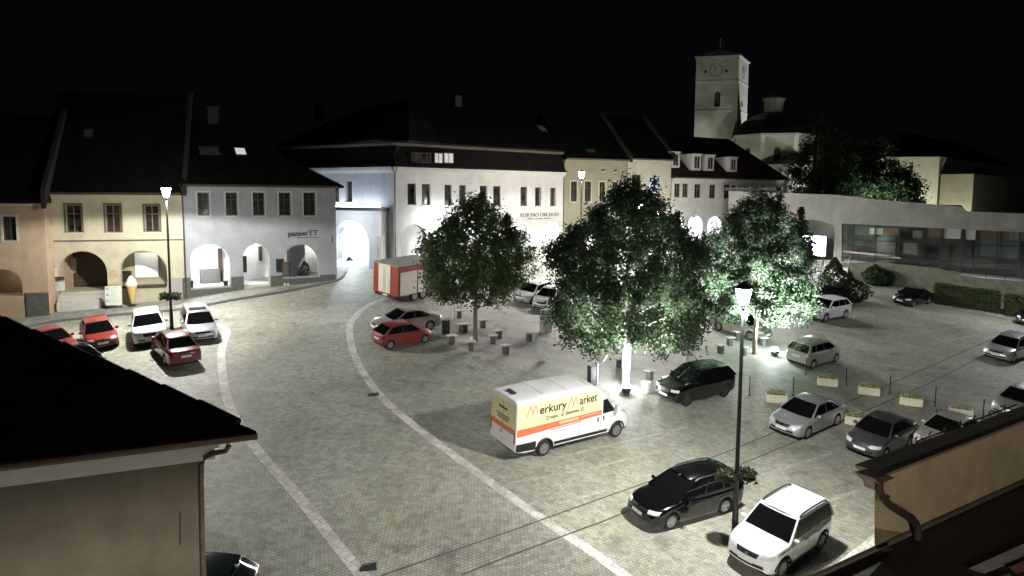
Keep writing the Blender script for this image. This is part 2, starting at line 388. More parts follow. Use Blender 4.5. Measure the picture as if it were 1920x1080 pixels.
def window(f, hole, parent, fm, set_=.16, mull=1, glassm=None, surround=None, label=None):
    (s0, z0), (s1, _), (_, z1), _2 = hole; t = .07
    b = MB(); o0, o1 = -set_ - .05, -set_ + .02
    fbox(b, f, s0, s1, z0, z0 + t, o0, o1); fbox(b, f, s0, s1, z1 - t, z1, o0, o1)
    fbox(b, f, s0, s0 + t, z0 + t, z1 - t, o0, o1); fbox(b, f, s1 - t, s1, z0 + t, z1 - t, o0, o1)
    if mull:
        c = (s0 + s1) / 2; fbox(b, f, c - .035, c + .035, z0 + t, z1 - t, o0, o1 - .01)
        zt = z0 + (z1 - z0) * .68
        fbox(b, f, s0 + t, c - .035, zt - .03, zt + .03, o0, o1 - .01); fbox(b, f, c + .035, s1 - t, zt - .03, zt + .03, o0, o1 - .01)
    fo = b.build('window', fm, parent)
    if label: fo['label'] = label
    p = MB(); fbox(p, f, s0 + .02, s1 - .02, z0 + .02, z1 - .02, -set_ - .045, -set_ - .02)
    p.build('pane', glassm or M['glass'], fo)
    k = MB(); fbox(k, f, s0 - .06, s1 + .06, z0 - .09, z0 - .003, -.12, .08); k.build('sill', M['trim'], fo)
    if surround:
        q = MB(); w = .13; o = .035
        fbox(q, f, s0 - w, s0 - .002, z0 - .0, z1 + w, -.02, o); fbox(q, f, s1 + .002, s1 + w, z0, z1 + w, -.02, o); fbox(q, f, s0 - .002, s1 + .002, z1 + .002, z1 + w, -.02, o)
        q.build('window_surround', surround, fo)
    return fo
def shell(f, s0, s1, z0, z1, d, m, parent, name='rear_walls', d0=.45, mid=None):
    b = MB()
    fbox(b, f, s0, s0 + .3, z0, z1, -d, -d0); fbox(b, f, s1 - .3, s1, z0, z1, -d, -d0); fbox(b, f, s0, s1, z0, z1, -d - .3, -d)
    if mid:                            # storey floor inside and the inner wall that the windows look on to
        fbox(b, f, s0 + .31, s1 - .31, mid, mid + .25, -d + .01, -d0)
        fbox(b, f, s0 + .31, s1 - .31, z1 - .06, z1 - .01, -d + .01, -d0)
    return b.build(name, m, parent)
def gable(f, s0, s1, ze, zr, d, m, parent, oh=.5, hipl=0, hipr=0, ridge=.5, th=.16, name='roof'):
    b = MB(); e0 = oh; e1 = -d - oh; r = -d * ridge
    k = [f.w(s0, ze, e0), f.w(s1, ze, e0), f.w(s1, ze, e1), f.w(s0, ze, e1), f.w(s0 + hipl, zr, r), f.w(s1 - hipr, zr, r)]
    b.add(k + [q - V((0, 0, th)) for q in k[:4]], [(0, 1, 5, 4), (2, 3, 4, 5), (1, 2, 5), (3, 0, 4), (0, 6, 7, 1), (1, 7, 8, 2), (2, 8, 9, 3), (3, 9, 6, 0), (9, 8, 7, 6)])
    return b.build(name, m, parent)
def on_roof(f, s0, ze, zr, d, oh, ridge, a, zz, lift):
    """point on the front slope of a gable() roof at run a and height zz"""
    k = (zz - ze) / (zr - ze); o = oh + (-d * ridge - oh) * k
    return f.w(a, zz, o) + V((0, 0, lift))
def skylight(f, ze, zr, d, a, zz, w, h, parent, lit=None, oh=.5, ridge=.5):
    g = lambda s, z, l: on_roof(f, 0, ze, zr, d, oh, ridge, s, z, l)
    b = MB(); t = .07
    b.hexa([g(a - w / 2 - t, zz - t, -.05), g(a + w / 2 + t, zz - t, -.05), g(a + w / 2 + t, zz + h + t, -.05), g(a - w / 2 - t, zz + h + t, -.05),
            g(a - w / 2 - t, zz - t, .08), g(a + w / 2 + t, zz - t, .08), g(a + w / 2 + t, zz + h + t, .08), g(a - w / 2 - t, zz + h + t, .08)])
    fo = b.build('skylight', M['metal'], parent)
    p = MB(); p.hexa([g(a - w / 2, zz, .06), g(a + w / 2, zz, .06), g(a + w / 2, zz + h, .06), g(a - w / 2, zz + h, .06), g(a - w / 2, zz, .1), g(a + w / 2, zz, .1), g(a + w / 2, zz + h, .1), g(a - w / 2, zz + h, .1)])
    p.build('pane', lit or M['skyglass'], fo)
def downspout(f, u, vt, vb, parent, o=.12, m=None):
    s, z1 = f.sz(u, vt); _, z0 = f.sz(u, vb)
    b = MB(); b.tube([f.w(s - .25, z1 + .25, o + .35), f.w(s - .1, z1 + .05, o + .3), f.w(s, z1 - .3, o), f.w(s, z0, o)], .055, 8)
    return b.build('downspout', m or M['gutter'], parent, 40)
def gutter(f, s0, s1, z, parent, o=.5):
    b = MB(); b.tube([f.w(s0, z - .05, o + .06), f.w(s1, z - .05, o + .06)], .075, 8); return b.build('gutter', M['gutter'], parent, 40)
def cornice(f, s0, s1, z1, parent, m, h=.4, o=.28):
    b = MB(); fbox(b, f, s0, s1, z1 - h, z1 - h * .55, .003, o * .5); fbox(b, f, s0, s1, z1 - h * .55, z1, .003, o)
    return b.build('cornice', m, parent)
def arcade(f, s0, s1, z0, z1, parent, m, d=3.2, d0=.5, name='arcade'):
    b = MB(); fbox(b, f, s0, s1, z0 - .3, z0, -d, -d0); fbox(b, f, s0, s1, z1, z1 + .2, -d, -d0); fbox(b, f, s0, s1, z0 - .3, z1 + .2, -d - .25, -d - .003)
    return b.build(name, m, parent)
def chimney(p, w, d, h, rz, parent):
    b = MB(); b.box((p.x, p.y, p.z + h / 2), (w, d, h), rz); b.box((p.x, p.y, p.z + h + .06), (w + .14, d + .14, .12), rz); b.build('chimney', M['verge'], parent)
def emis(name, col, s): return mat(name, (.8, .8, .8), .4, emit=(col, s))
LAMPW = emis('lamp_glow', (1.0, .96, .90), 200)
M['skyglass'] = mat('roof_window_glass', (.10, .105, .105), .3)
M['litwin'] = emis('lit_window', (.80, .92, 1.0), .22)
M['litblue'] = emis('lit_blue_window', (.12, .30, .95), .2)
M['litcur'] = emis('lit_curtain', (.62, .74, 1.0), .018)
def bldg(name, f, label, cat='house', group='houses round the square'):
    o = empty(name, f.w(f.L / 2, zg(*(f.p + f.t * f.L / 2)), 0), 0, label, cat, group)
    bpy.context.view_layer.update(); return o
def keep(root):
    """children were built in world space: cancel the root's own offset"""
    inv = Matrix.Translation(-root.location)
    for c in root.children: c.matrix_parent_inverse = inv
def ceil_lamp(f, s, z, o, parent, strength=LAMPW, r=.13, name='arcade_lamp'):
    b = MB(); c = f.w(s, z, o); b.lathe([(r * .5, 0), (r, r * .6), (r * .9, r * 1.3), (r * .4, r * 1.6)], 10, c)
    return b.build(name, strength, parent, 40)
LW2 = emis('arcade_glow', (.93, .96, 1.0), 200)
LW3 = emis('arcade_glow_soft', (1.0, .95, .88), 30)
LW4 = emis('gate_glow', (.78, .89, 1.0), 330)

# --- yellow house
fy = Fac(pxy(82, 49.5), pxy(340, 52.0))
def P(f, *q): return [f.sz(*a) for a in q]
yel = bldg('town_house', fy, 'yellow two storey house with two wide arches and ice cream parlour')
ze = fy.sz(210, 361)[1]
wins = [rect(fy, 138, 384, 436, 31), rect(fy, 212, 384, 436, 30), rect(fy, 285, 385, 435, 29)]
a1 = arch(fy, 111, 203, 471, 551); a2 = arch(fy, 227, 314, 469, 538)
z_l, z_r = fy.sz(82, 605)[1], fy.sz(340, 570)[1]
wall(fy, [(0, z_l), (fy.L, z_r), (fy.L, ze), (0, ze)], wins + [a1, a2], .5, 'facade', M['yellow'], yel)
for w_ in wins: window(fy, w_, yel, M['wframe'], .12, 1, surround=M['umber'])
sc_ = fy.sz(200, 451)[1]; b = MB(); fbox(b, fy, 0, fy.L, sc_ - .05, sc_ + .05, .003, .07); b.build('string_course', M['umber'], yel)
for (ua, ub, vt) in ((82, 110, 546), (203, 227, 536), (314, 340, 521)):
    s0, z1 = fy.sz(ua, vt); s1 = fy.sz(ub, vt)[0]; b = MB(); fbox(b, fy, s0 + .01, s1 - .01, z_l - .5, z1, .003, .09); b.build('plinth', M['greyp'], yel)
cornice(fy, 0, fy.L, ze, yel, M['yellow'])
zf = fy.sz(157, 548)[1]; arcade(fy, .4, fy.L - .4, zf, fy.sz(157, 462)[1], yel, M['yellow'], 3.4)
b = MB(); s0 = fy.sz(113, 540)[0]; s1 = fy.sz(192, 540)[0]; zt = fy.sz(150, 474)[1]
fbox(b, fy, s0, s1, zf + .01, zt, -3.38, -3.25); b.build('shop_front', M['wood'], yel)
b = MB(); s0 = fy.sz(133, 540, -3.2)[0]; fbox(b, fy, s0, s0 + .42, fy.sz(140, 511, -3.2)[1], fy.sz(140, 484, -3.2)[1], -3.24, -3.2); b.build('notice', M['trim'], yel)
for k in range(4):                     # steps up into the first arch
    s0 = fy.sz(112, 545)[0]; s1 = fy.sz(190, 545)[0]; h = (zf - z_l + .1) * (1 - k / 4)
    b = MB(); fbox(b, fy, s0, s1, z_l - .4, zf - .17 * k - .02, -.45 + .32 * k, -.13 + .32 * k); b.build('step', M['conc'], yel)
b = MB(); s0 = fy.sz(228, 545)[0]; s1 = fy.sz(313, 545)[0]; fbox(b, fy, s0 + .05, s1 - .05, fy.sz(270, 540)[1], fy.sz(270, 535)[1], -.55, .06); b.build('counter', M['wood'], yel)
b = MB(); s0, s1 = fy.sz(253, 500, -3.2)[0], fy.sz(296, 500, -3.2)[0]; fbox(b, fy, s0, s1, fy.sz(270, 520, -3.2)[1], fy.sz(270, 474, -3.2)[1], -3.35, -3.2); b.build('parlour_window', emis('parlour_glow', (.85, .93, 1), .07), yel)
b = MB(); s0, s1 = fy.sz(230, 500, -3.2)[0], fy.sz(246, 500, -3.2)[0]; fbox(b, fy, s0, s1, fy.sz(270, 526, -3.2)[1], fy.sz(270, 507, -3.2)[1], -3.3, -2.9); b.build('display_case', M['black'], yel)
ceil_lamp(fy, fy.sz(262, 470)[0], fy.sz(262, 474)[1], -2.4, yel, LW3, .12)
shell(fy, 0, fy.L, z_l - .5, ze, 9.5, M['yellow'], yel, mid=fy.sz(157, 460)[1])
zr_y = 13.8 + (365 - 186) * 56 / FPX
gable(fy, -.1, fy.L + .1, ze, zr_y, 9.5, M['roof'], yel, .45)
downspout(fy, 91, 372, 590, yel); gutter(fy, 0, fy.L, ze, yel, .42)
b = MB(); M['verge'] = mat('verge_mortar', (.022, .022, .02), .9)
# a little proud between the roofs
for s_ in (fy.L + .12,):
    b.hexa([fy.w(s_ - .02, ze - .2, .5), fy.w(s_ + .28, ze - .2, .5), fy.w(s_ + .28, zr_y + .1, -4.75), fy.w(s_ - .02, zr_y + .1, -4.75), fy.w(s_ - .02, ze + .35, .5), fy.w(s_ + .28, ze + .35, .5), fy.w(s_ + .28, zr_y + .45, -4.75), fy.w(s_ - .02, zr_y + .45, -4.75)])
b.build('roof_verge', M['verge'], yel)
skylight(fy, ze, zr_y, 9.5, fy.sz(145, 215)[0], ze + 4.0, .5, .5, yel, oh=.45)
keep(yel)

# --- peach house at the left edge
fp = Fac(pxy(-170, 46.2), pxy(81, 48.2))
pea = bldg('town_house', fp, 'peach coloured two storey house beside the yellow one')
zp = fp.sz(40, 377)[1]; zb = fp.sz(80, 620)[1]
wp = [rect(fp, 18, 406, 451, 28), rect(fp, -60, 406, 451, 28)]; ap = arch(fp, -28, 44, 505, 556)
wall(fp, [(0, zb - .5), (fp.L, zb), (fp.L, zp), (0, zp)], wp + [ap], .5, 'facade', M['peach'], pea)
for w_ in wp: window(fp, w_, pea, M['wdark'], .12, 1, surround=M['trim'])
s0, zq = fp.sz(49, 549); b = MB(); fbox(b, fp, s0, fp.L - .01, zb - .5, zq, .003, .1); b.build('plinth', M['plinth'], pea); b = MB(); fbox(b, fp, 0, fp.sz(-30, 549)[0], zb - .5, zq, .003, .1); b.build('plinth', M['plinth'], pea)
b = MB(); fbox(b, fp, fp.sz(42, 540)[0] + .02, fp.L - .01, zq, fp.sz(50, 531)[1], .003, .07); b.build('string_course', M['peach'], pea)
arcade(fp, .3, fp.L - .3, fp.sz(10, 556)[1], fp.sz(10, 500)[1], pea, M['peach'], 2.2)
shell(fp, 0, fp.L, zb - .5, zp, 9, M['peach'], pea, mid=fp.sz(10, 498)[1])
zr_p = zp + 6.2; gable(fp, -.2, fp.L, zp, zr_p, 9, M['roof'], pea, .45); cornice(fp, 0, fp.L, zp, pea, M['trim'], .3, .25)
b = MB(); s_ = fp.L
b.hexa([fp.w(s_ + .005, zp - .5, .55), fp.w(s_ + .3, zp - .5, .55), fp.w(s_ + .3, zr_p, -4.5), fp.w(s_ + .005, zr_p, -4.5), fp.w(s_ + .005, zp + .75, .55), fp.w(s_ + .3, zp + .75, .55), fp.w(s_ + .3, zr_p + .5, -4.5), fp.w(s_ + .005, zr_p + .5, -4.5)])
b.build('roof_verge', M['verge'], pea)
ceil_lamp(fp, fp.sz(20, 510)[0], fp.sz(20, 512)[1], -1.2, pea, LW3, .08)
keep(pea)

# --- grey-blue house
fb = Fac(pxy(341, 52.0), pxy(629, 58.5))
blu = bldg('town_house', fb, 'pale grey blue house with three lit arches and sign lettering')
zeb = fb.sz(480, 347)[1]
wb_ = [rect(fb, u, 361, 404, 23) for u in (381, 434, 485, 534, 580)]
b1 = arch(fb, 357, 433, 458, 538); b2 = arch(fb, 457, 507, 458, 541); b3 = arch(fb, 530, 600, 458, 519)
zl, zr2 = fb.sz(341, 575)[1], fb.sz(629, 545)[1]
wall(fb, [(0, zl), (fb.L, zr2), (fb.L, zeb), (0, zeb)], wb_ + [b1, b2, b3], .55, 'facade', M['blue'], blu)
for w_ in wb_: window(fb, w_, blu, M['wdark'], .14, 1, surround=M['trim'])
for (ua, ub) in ((341, 357), (433, 457), (507, 530), (600, 629)):
    s0 = fb.sz(ua, 520)[0]; s1 = fb.sz(ub, 520)[0]; um = (ua + ub) / 2
    b = MB(); fbox(b, fb, s0 + .01, s1 - .01, zl - .3, fb.sz(um, 521 - (um - 340) * .022)[1], .003, .08); b.build('plinth', M['plinth'], blu)
for (ua, ub, v) in ((357, 433, 541), (530, 600, 521)):
    s0 = fb.sz(ua, 520)[0]; s1 = fb.sz(ub, 520)[0]; b = MB(); fbox(b, fb, s0 - .005, s1 + .005, zl - .3, fb.sz((ua + ub) / 2, v)[1], .003, .078); b.build('arch_sill', M['plinth'], blu)
zfb = fb.sz(480, 534)[1]; arcade(fb, .4, fb.L - .4, zfb, fb.sz(480, 450)[1], blu, M['inner'], 3.3, .56)
shell(fb, 0, fb.L, zl - .5, zeb, 11, M['blue'], blu, mid=fb.sz(480, 447)[1])
for k in range(4):
    s0 = fb.sz(458, 545)[0]; s1 = fb.sz(506, 545)[0]
    b = MB(); fbox(b, fb, s0, s1, zl - .4, zfb - .17 * (k + 1) + .12, -.54 + .3 * k, -.24 + .3 * k); b.build('step', M['conc'], blu)
b = MB(); s0, s1 = fb.sz(376, 520, -2.8)[0], fb.sz(412, 520, -2.8)[0]; fbox(b, fb, s0, s1, zfb + .01, fb.sz(400, 504, -2.8)[1], -3.25, -2.6); b.build('display_case', M['concd'], blu)
b = MB(); s0, s1 = fb.sz(411, 520, -3)[0], fb.sz(419, 520, -3)[0]; fbox(b, fb, s0, s1, zfb + .01, fb.sz(415, 466, -3)[1], -3.28, -3.1); b.build('door', M['wood'], blu)
b = MB(); s0, s1 = fb.sz(486, 470, -3)[0], fb.sz(492, 470, -3)[0]; fbox(b, fb, s0, s1, fb.sz(490, 489, -3)[1], fb.sz(490, 462, -3)[1], -3.28, -3.1); b.build('wall_flag', M['wood'], blu)
b = MB(); s0, s1 = fb.sz(534, 470, -2)[0], fb.sz(568, 470, -2)[0]; fbox(b, fb, s0, s1, zfb + .01, fb.sz(550, 452)[1], -3.28, -1.5); b.build('inner_pier', M['blue'], blu)
ceil_lamp(fb, fb.sz(366, 470)[0] + .3, fb.sz(366, 478)[1], -1.3, blu, LW2, .19)
ceil_lamp(fb, fb.sz(380, 470)[0] + 4.4, fb.sz(380, 466)[1], -2.2, blu, LW3, .16)
ceil_lamp(fb, fb.sz(612, 470)[0], fb.sz(590, 468)[1], -2.4, blu, LW3, .14)
zr_b = zeb + 5.2
gable(fb, -.2, fb.L + .55, zeb, zr_b, 11, M['roof'], blu, .5, 0, 8.5)
downspout(fb, 341, 352, 560, blu, m=M['metal']); gutter(fb, 0, fb.L, zeb, blu, .46)
for (u, v, lit) in ((331, 284, 0), (383, 285, 0), (401, 285, 0), (460, 288, 1)):
    d_ = 55.5; q = at(u, v, d_); a = (V((q.x, q.y)) - fb.p).dot(fb.t)
    skylight(fb, zeb, zr_b, 11, max(a, .6), zeb + 2.35, .75, .5, blu, M['litwin'] if lit else None)
chimney(fb.w(3.4, zr_b - .6, -5.5), .8, .6, 1.6, fb.rz(), blu)
b = MB(); c = fb.w(fb.L + .4, zeb - 3.0, -3.2); b.lathe([(.05, -.2), (.16, -.05), (.16, .2), (.06, .26)], 10, c); b.tube([c + V((0, 0, .22)), fb.w(fb.L + .02, zeb - 2.6, -3.2)], .03, 6); b.build('fill_lamp', emis('fill_lamp_glow', (.82, .9, 1.0), 150), blu, 40)  # unseen lamp added round the corner to light the gateway front
# sign letters on the front
def letters(txt, f, u, v, size, m, name, parent, o=.03, width=None, thick=.02):
    cu = bpy.data.curves.new(name, 'FONT'); cu.body = txt; cu.size = size; cu.extrude = thick; cu.align_x = 'CENTER'; cu.align_y = 'CENTER'
    t = bpy.data.objects.new(name, cu); COL.objects.link(t)
    bpy.context.view_layer.update()
    me = bpy.data.meshes.new_from_object(t.evaluated_get(bpy.context.evaluated_depsgraph_get()))
    COL.objects.unlink(t); bpy.data.objects.remove(t)
    s, z = f.sz(u, v)
    xs = [q.co.x for q in me.vertices]; k = width / (max(xs) - min(xs)) if width else 1
    for q in me.vertices: q.co = f.w(s + q.co.x * k, z + q.co.y, o + q.co.z)
    me.materials.clear(); me.materials.append(m)
    o_ = bpy.data.objects.new(name, me); link(o_, parent); return o_
wid = fb.sz(597, 437)[0] - fb.sz(540, 437)[0]
letters('pazawi', fb, 558, 438, .62, M['black'], 'sign_lettering', blu, width=wid * .62)
letters('TT', fb, 587, 437, .6, M['black'], 'sign_lettering', blu, width=wid * .32)
b = MB(); s0, z = fb.sz(556, 446); s1 = fb.sz(598, 446)[0]; fbox(b, fb, s0, s1, z - .03, z + .03, .003, .03); b.build('sign_lettering', M['concd'], blu)
keep(blu)
q = fb.w(fb.sz(619, 447)[0], fb.sz(619, 447)[1], .55)
b = MB(); b.lathe([(.02, -.04), (.3, -.03), (.3, .03), (.02, .04)], 16, (0, 0, 0), 'y'); hs = b.build('hanging_sign', M['black'], None, 40, q); hs.rotation_euler = (0, 0, fb.rz() + 1.2)
tag(hs, 'small dark round sign hanging at the corner of the grey blue house', 'sign')

# --- long white corner building: gateway wing + main front
fm = Fac(pxy(738, 64.0), pxy(1056, 77.0)); fw = Fac(pxy(520, 71.5), pxy(738, 64.0))
mai = bldg('corner_building', fm, 'long white corner building with arcade, gateway and dark mansard', 'building')
zem = fm.sz(890, 318)[1]
wm = [rect(fm, u, 344 + (u - 772) * .03, 384 + (u - 772) * .01, w) for u, w in ((772, 16), (799, 16), (841, 15), (868, 14), (907, 14), (932, 14), (982, 12), (1009, 11), (1037, 10))]
am = [arch(fm, 753, 800, 421, 490), arch(fm, 826, 870, 419, 489), arch(fm, 896, 934, 418, 488), arch(fm, 958, 991, 417, 486), arch(fm, 1017, 1053, 417, 476)]
zlm, zrm = fm.sz(738, 520)[1], fm.sz(1056, 495)[1]
zlm = min(zlm, zrm)
wall(fm, [(0, zlm), (fm.L, zlm), (fm.L, zem), (0, zem)], wm + am, .6, 'facade', M['white'], mai)
for i, w_ in enumerate(wm): window(fm, w_, mai, M['wdark'], .3, 1 if i > 7 else 0)
ww = [rect(fw, 654, 340, 379, 13), rect(fw, 630, 341, 379, 12), rect(fw, 600, 342, 379, 12)]
zlw = fw.sz(700, 510)[1]; aw = arch(fw, 634, 707, 412, 502)
wall(fw, [(0, zlw - .5), (fw.L, zlw - .5), (fw.L, zem), (0, zem)], ww + [aw], .6, 'facade', M['blue'], mai)
for w_ in ww: window(fw, w_, mai, M['wdark'], .3, 0)
s0 = fw.sz(560, 390)[0]; s1 = fw.sz(727, 390)[0]
wall(fw, [(s0, zlw - .5), (s1, zlw - .5), (s1, fw.sz(690, 395)[1]), (s0, fw.sz(690, 395)[1])], [arch(fw, 636, 706, 413, 503)], .9, 'gateway_front', M['inner'], mai, 1.0)
b = MB(); z1 = fw.sz(690, 388)[1]; fbox(b, fw, s0 - .2, s1 + .2, z1 - .32, z1, .005, 1.25); b.build('gateway_canopy', M['metal'], mai)
b = MB(); fbox(b, fw, s0 + .4, s1 - .4, z1 + .003, z1 + .10, .55, .75); b.build('canopy_fill_light', emis('wash_glow', (.84, .92, 1.0), 12), mai)  # unseen glowing strip added to wash the wing wall from below
b = MB(); s_, z_ = fw.sz(714, 470, 1.2); fbox(b, fw, s_ - .45, s_ + .45, zlw - .5, z_ - 1.1, 1.005, 1.5); fbox(b, fw, s_ - .3, s_ + .3, z_ - 1.1, z_ + 1.3, 1.005, 1.35); b.build('shrine_pillar', M['trim'], mai)
# gateway inside: side walls and vault, a lamp burning on its left wall
b = MB(); sA = fw.sz(630, 500)[0]; sB = fw.sz(709, 500)[0]; zt = fw.sz(670, 408)[1]
fbox(b, fw, sA - .5, sA - .03, zlw - .5, zt, -5.5, -.61); fbox(b, fw, sB + .03, sB + .5, zlw - .5, zt, -5.5, -.61); fbox(b, fw, sA - .5, sB + .5, zt, zt + .3, -5.5, -.61); fbox(b, fw, sA - .5, sB + .5, zlw - .5, zt + .3, -5.9, -5.51)
b.build('gateway_passage', M['inner'], mai)
b = MB(); c = fw.w(sA + .55, fw.sz(645, 436)[1], -1.2); b.lathe([(.05, -.25), (.2, -.1), (.2, .25), (.08, .32)], 10, c); b.build('gateway_lamp', LW4, mai, 40)
zfm = fm.sz(900, 487)[1]; arcade(fm, .4, fm.L - .5, zfm, fm.sz(900, 411)[1], mai, M['inner'], 3.5, .62)
for i, u in enumerate((985, 1042)): ceil_lamp(fm, fm.sz(u, 430)[0], fm.sz(u, 424)[1], -1.6, mai, LW2, .2)
for (u, w) in ((778, .9), (1040, .7)):
    b = MB(); s_ = fm.sz(u, 460, -3.4)[0]; fbox(b, fm, s_ - w / 2, s_ + w / 2, zfm + (.05 if u < 900 else 1.1), zfm + 3.0, -3.49, -3.36); b.build('door', M['wood'], mai)
b = MB(); s_ = fm.sz(1023, 460, -.6)[0]; b.lathe([(.2, 0), (.28, .9), (.1, 1.0)], 10, fm.w(s_ + .1, zfm, -.9)); b.build('planter', M['concd'], mai, 40)
shell(fm, .3, fm.L, zlm - .5, zem, 12, M['white'], mai, mid=fm.sz(900, 408)[1])
cornice(fm, -.1, fm.L, zem, mai, M['white'], .5, .45); cornice(fw, 0, fw.L + .1, zem, mai, M['white'], .5, .45)
# mansard storey set back behind the eaves, then the main roof
def mansard(f, s0, s1, name, zc):
    b = MB(); zt = zc
    b.hexa([f.w(s0, zem, .6), f.w(s1, zem, .6), f.w(s1, zem, -12), f.w(s0, zem, -12), f.w(s0, zem + .16, .6), f.w(s1, zem + .16, .6), f.w(s1, zem + .16, -12), f.w(s0, zem + .16, -12)])
    b.hexa([f.w(s0, zem + .16, .35), f.w(s1, zem + .16, .35), f.w(s1, zem + .16, -11.5), f.w(s0, zem + .16, -11.5), f.w(s0, zt, -.45), f.w(s1, zt, -.45), f.w(s1, zt, -11.5), f.w(s0, zt, -11.5)])
    return b.build(name, M['roof'], mai)
zc = fm.sz(890, 281, -.45)[1]
mansard(fm, 0, fm.L, 'mansard', zc); mansard(fw, 0, fw.L, 'mansard', zc)
b = MB(); fbox(b, fm, 0, fm.L, zc + .005, zc + .22, -11, .05); fbox(b, fw, 0, fw.L, zc + .006, zc + .221, -11, .05); b.build('upper_eaves', M['umber'], mai)
gable(fm, -2.2, fm.L, zc + .4, zc + 5.0, 12, M['roof'], mai, .2, 6.5, 0); gable(fw, 0, fw.L + 2.0, zc + .39, zc + 4.6, 12, M['roof'], mai, .2, 7, 5)
for (u0, u1, lit) in ((769, 787, 0), (789, 806, 0), (812, 828, 1), (830, 848, 2)):
    s0, z1 = fm.sz(u0, 286); s1, z0 = fm.sz(u1, 307)
    b = MB(); fbox(b, fm, s0, s1, z0, z1, -1.2, .22); w_ = b.build('dormer_window', M['wdark'], mai)
    p = MB(); c = (s0 + s1) / 2; fbox(p, fm, s0 + .06, c - .04, z0 + .08, z1 - .08, .2, .235); fbox(p, fm, c + .04, s1 - .06, z0 + .08, z1 - .08, .2, .235); p.build('pane', (M['glass'], M['litcur'], M['litcur'])[lit], w_)
s0, z1 = fw.sz(503, 288); s1, z0 = fw.sz(525, 303)
b = MB(); fbox(b, fw, s0, s1, z0, z1, -1.2, .25); w_ = b.build('dormer_window', M['wwhite'], mai); p = MB(); c = (s0 + s1) / 2
fbox(p, fw, s0 + .06, c - .05, z0 + .08, z1 - .08, .2, .265); fbox(p, fw, c + .05, s1 - .06, z0 + .08, z1 - .08, .2, .265); p.build('pane', M['litwin'], w_)
skylight(fm, zc + .4, zc + 5.0, 12, fm.sz(1018, 243, -3)[0], zc + 2.6, .9, .55, mai, oh=.2)
chimney(fw.w(fw.sz(600, 240, -6)[0], zc + 3.3, -6), .9, .7, 1.9, fw.rz(), mai); chimney(fm.w(11, zc + 4.6, -6), .8, .6, 1.2, fm.rz(), mai)
b = MB(); b.tube([fm.w(.1, zem - .1, .5), fm.w(.05, zem - .6, .15), fm.w(.05, zlm, .13)], .06); b.build('downspout', M['metal'], mai, 40)
letters('ELEKTRO OBCHOD', fm, 1012, 403, .52, M['concd'], 'sign_lettering', mai, width=fm.sz(1047, 403)[0] - fm.sz(976, 403)[0])
letters('bile a cerne zbozi', fm, 1011, 409.5, .25, M['concd'], 'sign_lettering', mai, width=fm.sz(1032, 403)[0] - fm.sz(990, 403)[0])
LWB = emis('bracket_glow', (.93, .96, 1.0), 110)
# lamps on brackets that flood the front
for (u, v, r) in ((822, 424, .26), (885, 434, .2)):
    s_, z_ = fm.sz(u, v, .9); b = MB(); b.tube([fm.w(s_, z_ + .3, .005), fm.w(s_, z_ + .62, .5), fm.w(s_, z_ + .5, .9)], .03, 6)
    br = b.build('lamp_bracket', M['metal'], mai, 40)
    b = MB(); b.lathe([(.06, -.2), (r, .1), (r * .8, .32), (.05, .42)], 12, fm.w(s_, z_, .9)); b.build('lamp_globe', LWB, br, 40)
keep(mai)
for c in mai.children:
    if c.name.startswith('lamp_bracket'):
        for k in c.children: pass

# --- beige house
def plain(u0, D0, u1, D1, label, wall_m, ve, vb, wins, arches, dep, roofm, rise, fr, small=(), group='houses round the square', lit=None, surround=None, hip=(0, 0), inner=None, lamps=()):
    f = Fac(pxy(u0, D0), pxy(u1, D1)); r = bldg('town_house', f, label)
    um = (u0 + u1) / 2; z1 = f.sz(um, ve)[1]; z0 = min(f.sz(u0, vb)[1], f.sz(u1, vb)[1]) - .5
    hs = [rect(f, *w) for w in wins] + [rect(f, *w) for w in small]; ars = [arch(f, *a) for a in arches]
    wall(f, [(0, z0), (f.L, z0), (f.L, z1), (0, z1)], hs + ars, .5, 'facade', wall_m, r)
    for i, h in enumerate(hs): window(f, h, r, fr, .14, 1 if i < len(wins) else 0, glassm=(M['litblue'] if lit == i else None), surround=surround if i < len(wins) else None)
    mid = None
    if arches:
        zt = f.sz(um, arches[0][2] - 7)[1]; zf = f.sz(um, arches[0][3])[1]; mid = zt + .25; arcade(f, .35, f.L - .35, zf, zt, r, M['inner'], 3.2, .52)
        for (u, v, mt, rad) in lamps: ceil_lamp(f, f.sz(u, v)[0], f.sz(u, v)[1], -1.4, r, mt, rad)
    shell(f, 0, f.L, z0, z1, dep, wall_m, r, mid=mid); cornice(f, 0, f.L, z1, r, wall_m, .45, .3)
    gable(f, -.05, f.L + .05, z1 + .01, z1 + rise, dep, roofm, r, .5, *hip); gutter(f, 0, f.L, z1, r, .5)
    return f, r, z1
f1, bei, z1 = plain(1058, 77.2, 1174, 80.5, 'dull beige house with tall narrow windows behind the big tree', M['beige'], 298, 500,
    [(1076, 340, 378, 11), (1102, 340, 378, 11), (1129, 341, 378, 10), (1153, 341, 378, 10)], [(1066, 1090, 420, 480), (1100, 1125, 420, 480), (1135, 1160, 420, 480)], 12, M['roof'], 5.6, M['wdark'], [(1131, 317, 321, 6), (1154, 318, 322, 6)], surround=M['cream'])
b = MB(); b.hexa([f1.w(f1.L + .06, z1 - .3, .6), f1.w(f1.L + .4, z1 - .3, .6), f1.w(f1.L + .4, z1 + 5.5, -6), f1.w(f1.L + .06, z1 + 5.5, -6), f1.w(f1.L + .06, z1 + .5, .6), f1.w(f1.L + .4, z1 + .5, .6), f1.w(f1.L + .4, z1 + 6.1, -6), f1.w(f1.L + .06, z1 + 6.1, -6)]); b.build('roof_verge', M['verge'], bei)
skylight(f1, z1, z1 + 5.6, 12, f1.sz(1112, 290)[0], z1 + .7, .9, .3, bei); keep(bei)
